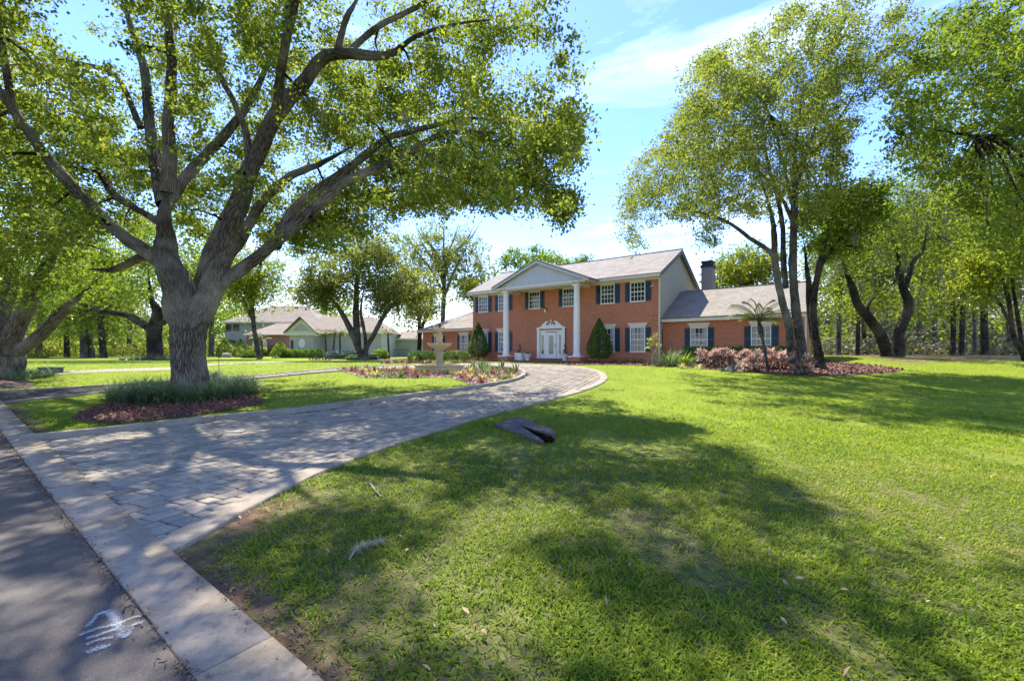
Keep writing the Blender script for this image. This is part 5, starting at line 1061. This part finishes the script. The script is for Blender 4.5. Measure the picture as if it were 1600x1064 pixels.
for pts, w in [([(200, 460), (270, 390), (340, 310), (430, 265)], .024), ([(420, 265), (520, 310), (560, 400), (600, 480), (660, 590)], .042), ([(640, 590), (720, 560), (770, 440), (900, 400)], .026), ([(580, 420), (680, 380), (800, 335), (870, 330)], .016),
               ([(110, 570), (250, 510), (400, 465), (540, 440)], .024), ([(200, 605), (330, 570), (440, 530), (560, 490)], .026), ([(195, 690), (300, 640), (420, 610), (530, 590)], .022), ([(205, 790), (300, 740), (400, 715), (480, 705)], .036)]:
    stroke([((110 + x / 7.94) * 2.634, (930 - 660 + y / 7.94) * 2.634) for x, y in pts], w)
mo_ = mk.build('utility_mark', M['road_paint'])
tag(mo_, 'white sprayed utility mark on the asphalt', 'road marking')

# ------------------------------------------------------------------ grass, fallen leaves, litter
MASK = [POLY_A, POLY_B, OAK_BED, HOUSE_BED, ISLAND_BED, FRONT_BED, LEFT_BED]
drain_poly = np.array([q[:2] + dc[:2] for q in (A0, A1, A2, A3, A4, A5)]); drain_poly = drain_poly.mean(0) + (drain_poly - drain_poly.mean(0)) * .93
def lawn_pts(n, y0, y1, pw):
    y = (y0 ** (1 - pw) + rng.random(n) * (y1 ** (1 - pw) - y0 ** (1 - pw))) ** (1 / (1 - pw)) if pw != 1 else y0 * (y1 / y0) ** rng.random(n)
    x = (rng.random(n) * 2 - 1) * (1.2 * y + 2.2); P = np.stack([x, y], 1); k = ((P - RP) @ RN) > .05
    for m_ in MASK: k &= ~inpoly(P, m_)
    k &= dist_poly(P, drive_left) > .2; k &= ~inpoly(P, drain_poly); h = (P - HP[:2]); lx = h @ hx; ly = h @ hy
    k &= ~((lx > -26) & (lx < 9) & (ly > -.2)); return P[k]
def vnoise(P, s, seed):
    r = np.random.default_rng(seed); o = 0
    for i in range(5):
        a = r.uniform(0, 6.28); f = s * r.uniform(.6, 1.8); o = o + np.sin((P[:, 0] * math.cos(a) + P[:, 1] * math.sin(a)) * f + r.uniform(0, 6.28) + 1.3 * np.sin(P[:, 0] * f * .7 + i))
    return o / 5
def grass(name, n, y0, y1, pw, L, Wd, segs):
    P = lawn_pts(n, y0, y1, pw); s = soil_at(P); thin = np.maximum(sm(.12, .5, vnoise(P, 3.2, 3)) * .82, sm(.2, .45, vnoise(P, 9., 8)) * .6)
    k = (rng.random(len(P)) > np.maximum(s * 1.05, thin)) & (rng.random(len(P)) > (sm(.62 * y1, y1, P[:, 1]) if y1 < 20 else 1 - sm(y0, y0 + 4, P[:, 1]))); P = P[k]; m = len(P); lod = np.maximum(1, P[:, 1] / 4.5) ** .75
    O_ = np.hstack([P, gz(P[:, 0], P[:, 1])[:, None]]); l = L * lod ** .55 * rng.uniform(.5, 1.2, m) * (.8 + .3 * vnoise(P, 1.7, 5))
    V, Q = blades(O_, rng.random(m) * 6.28, rng.uniform(.25, 1.25, m), np.maximum(l, .03), Wd * lod * rng.uniform(.7, 1.2, m), rng.uniform(.2, 1.7, m), segs)
    tag(npmesh(name, V, Q, M['grass']), kind='stuff')
grass('grass', 450000, 1.55, 13, 1.0, .085, .0115, 2)
grass('far_grass', 380000, 6.5, 34, 1.0, .08, .0095, 1)
# brown leaves on the lawn and along the road edge
P = lawn_pts(800, 1.6, 14, 1.); P = P[rng.random(len(P)) < .25 + .75 * sm(.1, .5, vnoise(P, 3.2, 3))]; m = len(P); V, Q = leaves(np.hstack([P, (gz(P[:, 0], P[:, 1]) + .045)[:, None]]), .05, .02, 1.6, droop=0)
tag(npmesh('fallen_leaves', V, Q, M['dead_leaf']), kind='stuff')
s_ = rng.uniform(-14, 6.5, 2600); o_ = np.where(rng.random(2600) < .6, rng.normal(-.385, .03, 2600), rng.normal(.06, .05, 2600)); P = RP + s_[:, None] * RD + o_[:, None] * RN
k = ~inpoly(P, POLY_A) | (o_ < -.2); P = P[k]; V, Q = leaves(np.hstack([P, (gz(P[:, 0], P[:, 1]) + np.where(o_[k] < -.2, .036, .05) + rng.random(len(P)) * .006)[:, None]]), .03, .012, 5, droop=0)
tag(npmesh('leaf_litter', V, Q, M['litter']), kind='stuff')
for pts, lb in [([(546, 880), (556, 866), (575, 856), (598, 851)], 'grey mossy fallen branch lying in the shaded front lawn'), ([(577, 757), (586, 770), (596, 780)], 'short pale stick lying in the lawn near the driveway')]:
    Pw = np.array([gp(*q) for q in pts]); b0 = Pw[0].copy(); e = empty('fallen_branch', b0); tag(e, lb, 'branch'); Pw[:, 2] += .035
    MB().tube(catmull(Pw - b0, 5), np.linspace(.009, .005, 5 * (len(pts) - 1) + 1), 6).build('stick', M['dry_wood'], e, True)
    if len(pts) > 3:
        q = catmull(Pw - b0, 8)[8:]; O_ = np.repeat(q, 14, 0) + rng.normal(0, .012, (len(q) * 14, 3)); nn = len(O_)
        V, Q = strap(O_, rng.random(nn) * 6.28, rng.uniform(-.3, .8, nn), rng.uniform(.03, .09, nn), np.full(nn, .003), rng.uniform(.5, 2, nn), 3); tag(npmesh('moss', V, Q, M['moss_grey'], e), kind='stuff')
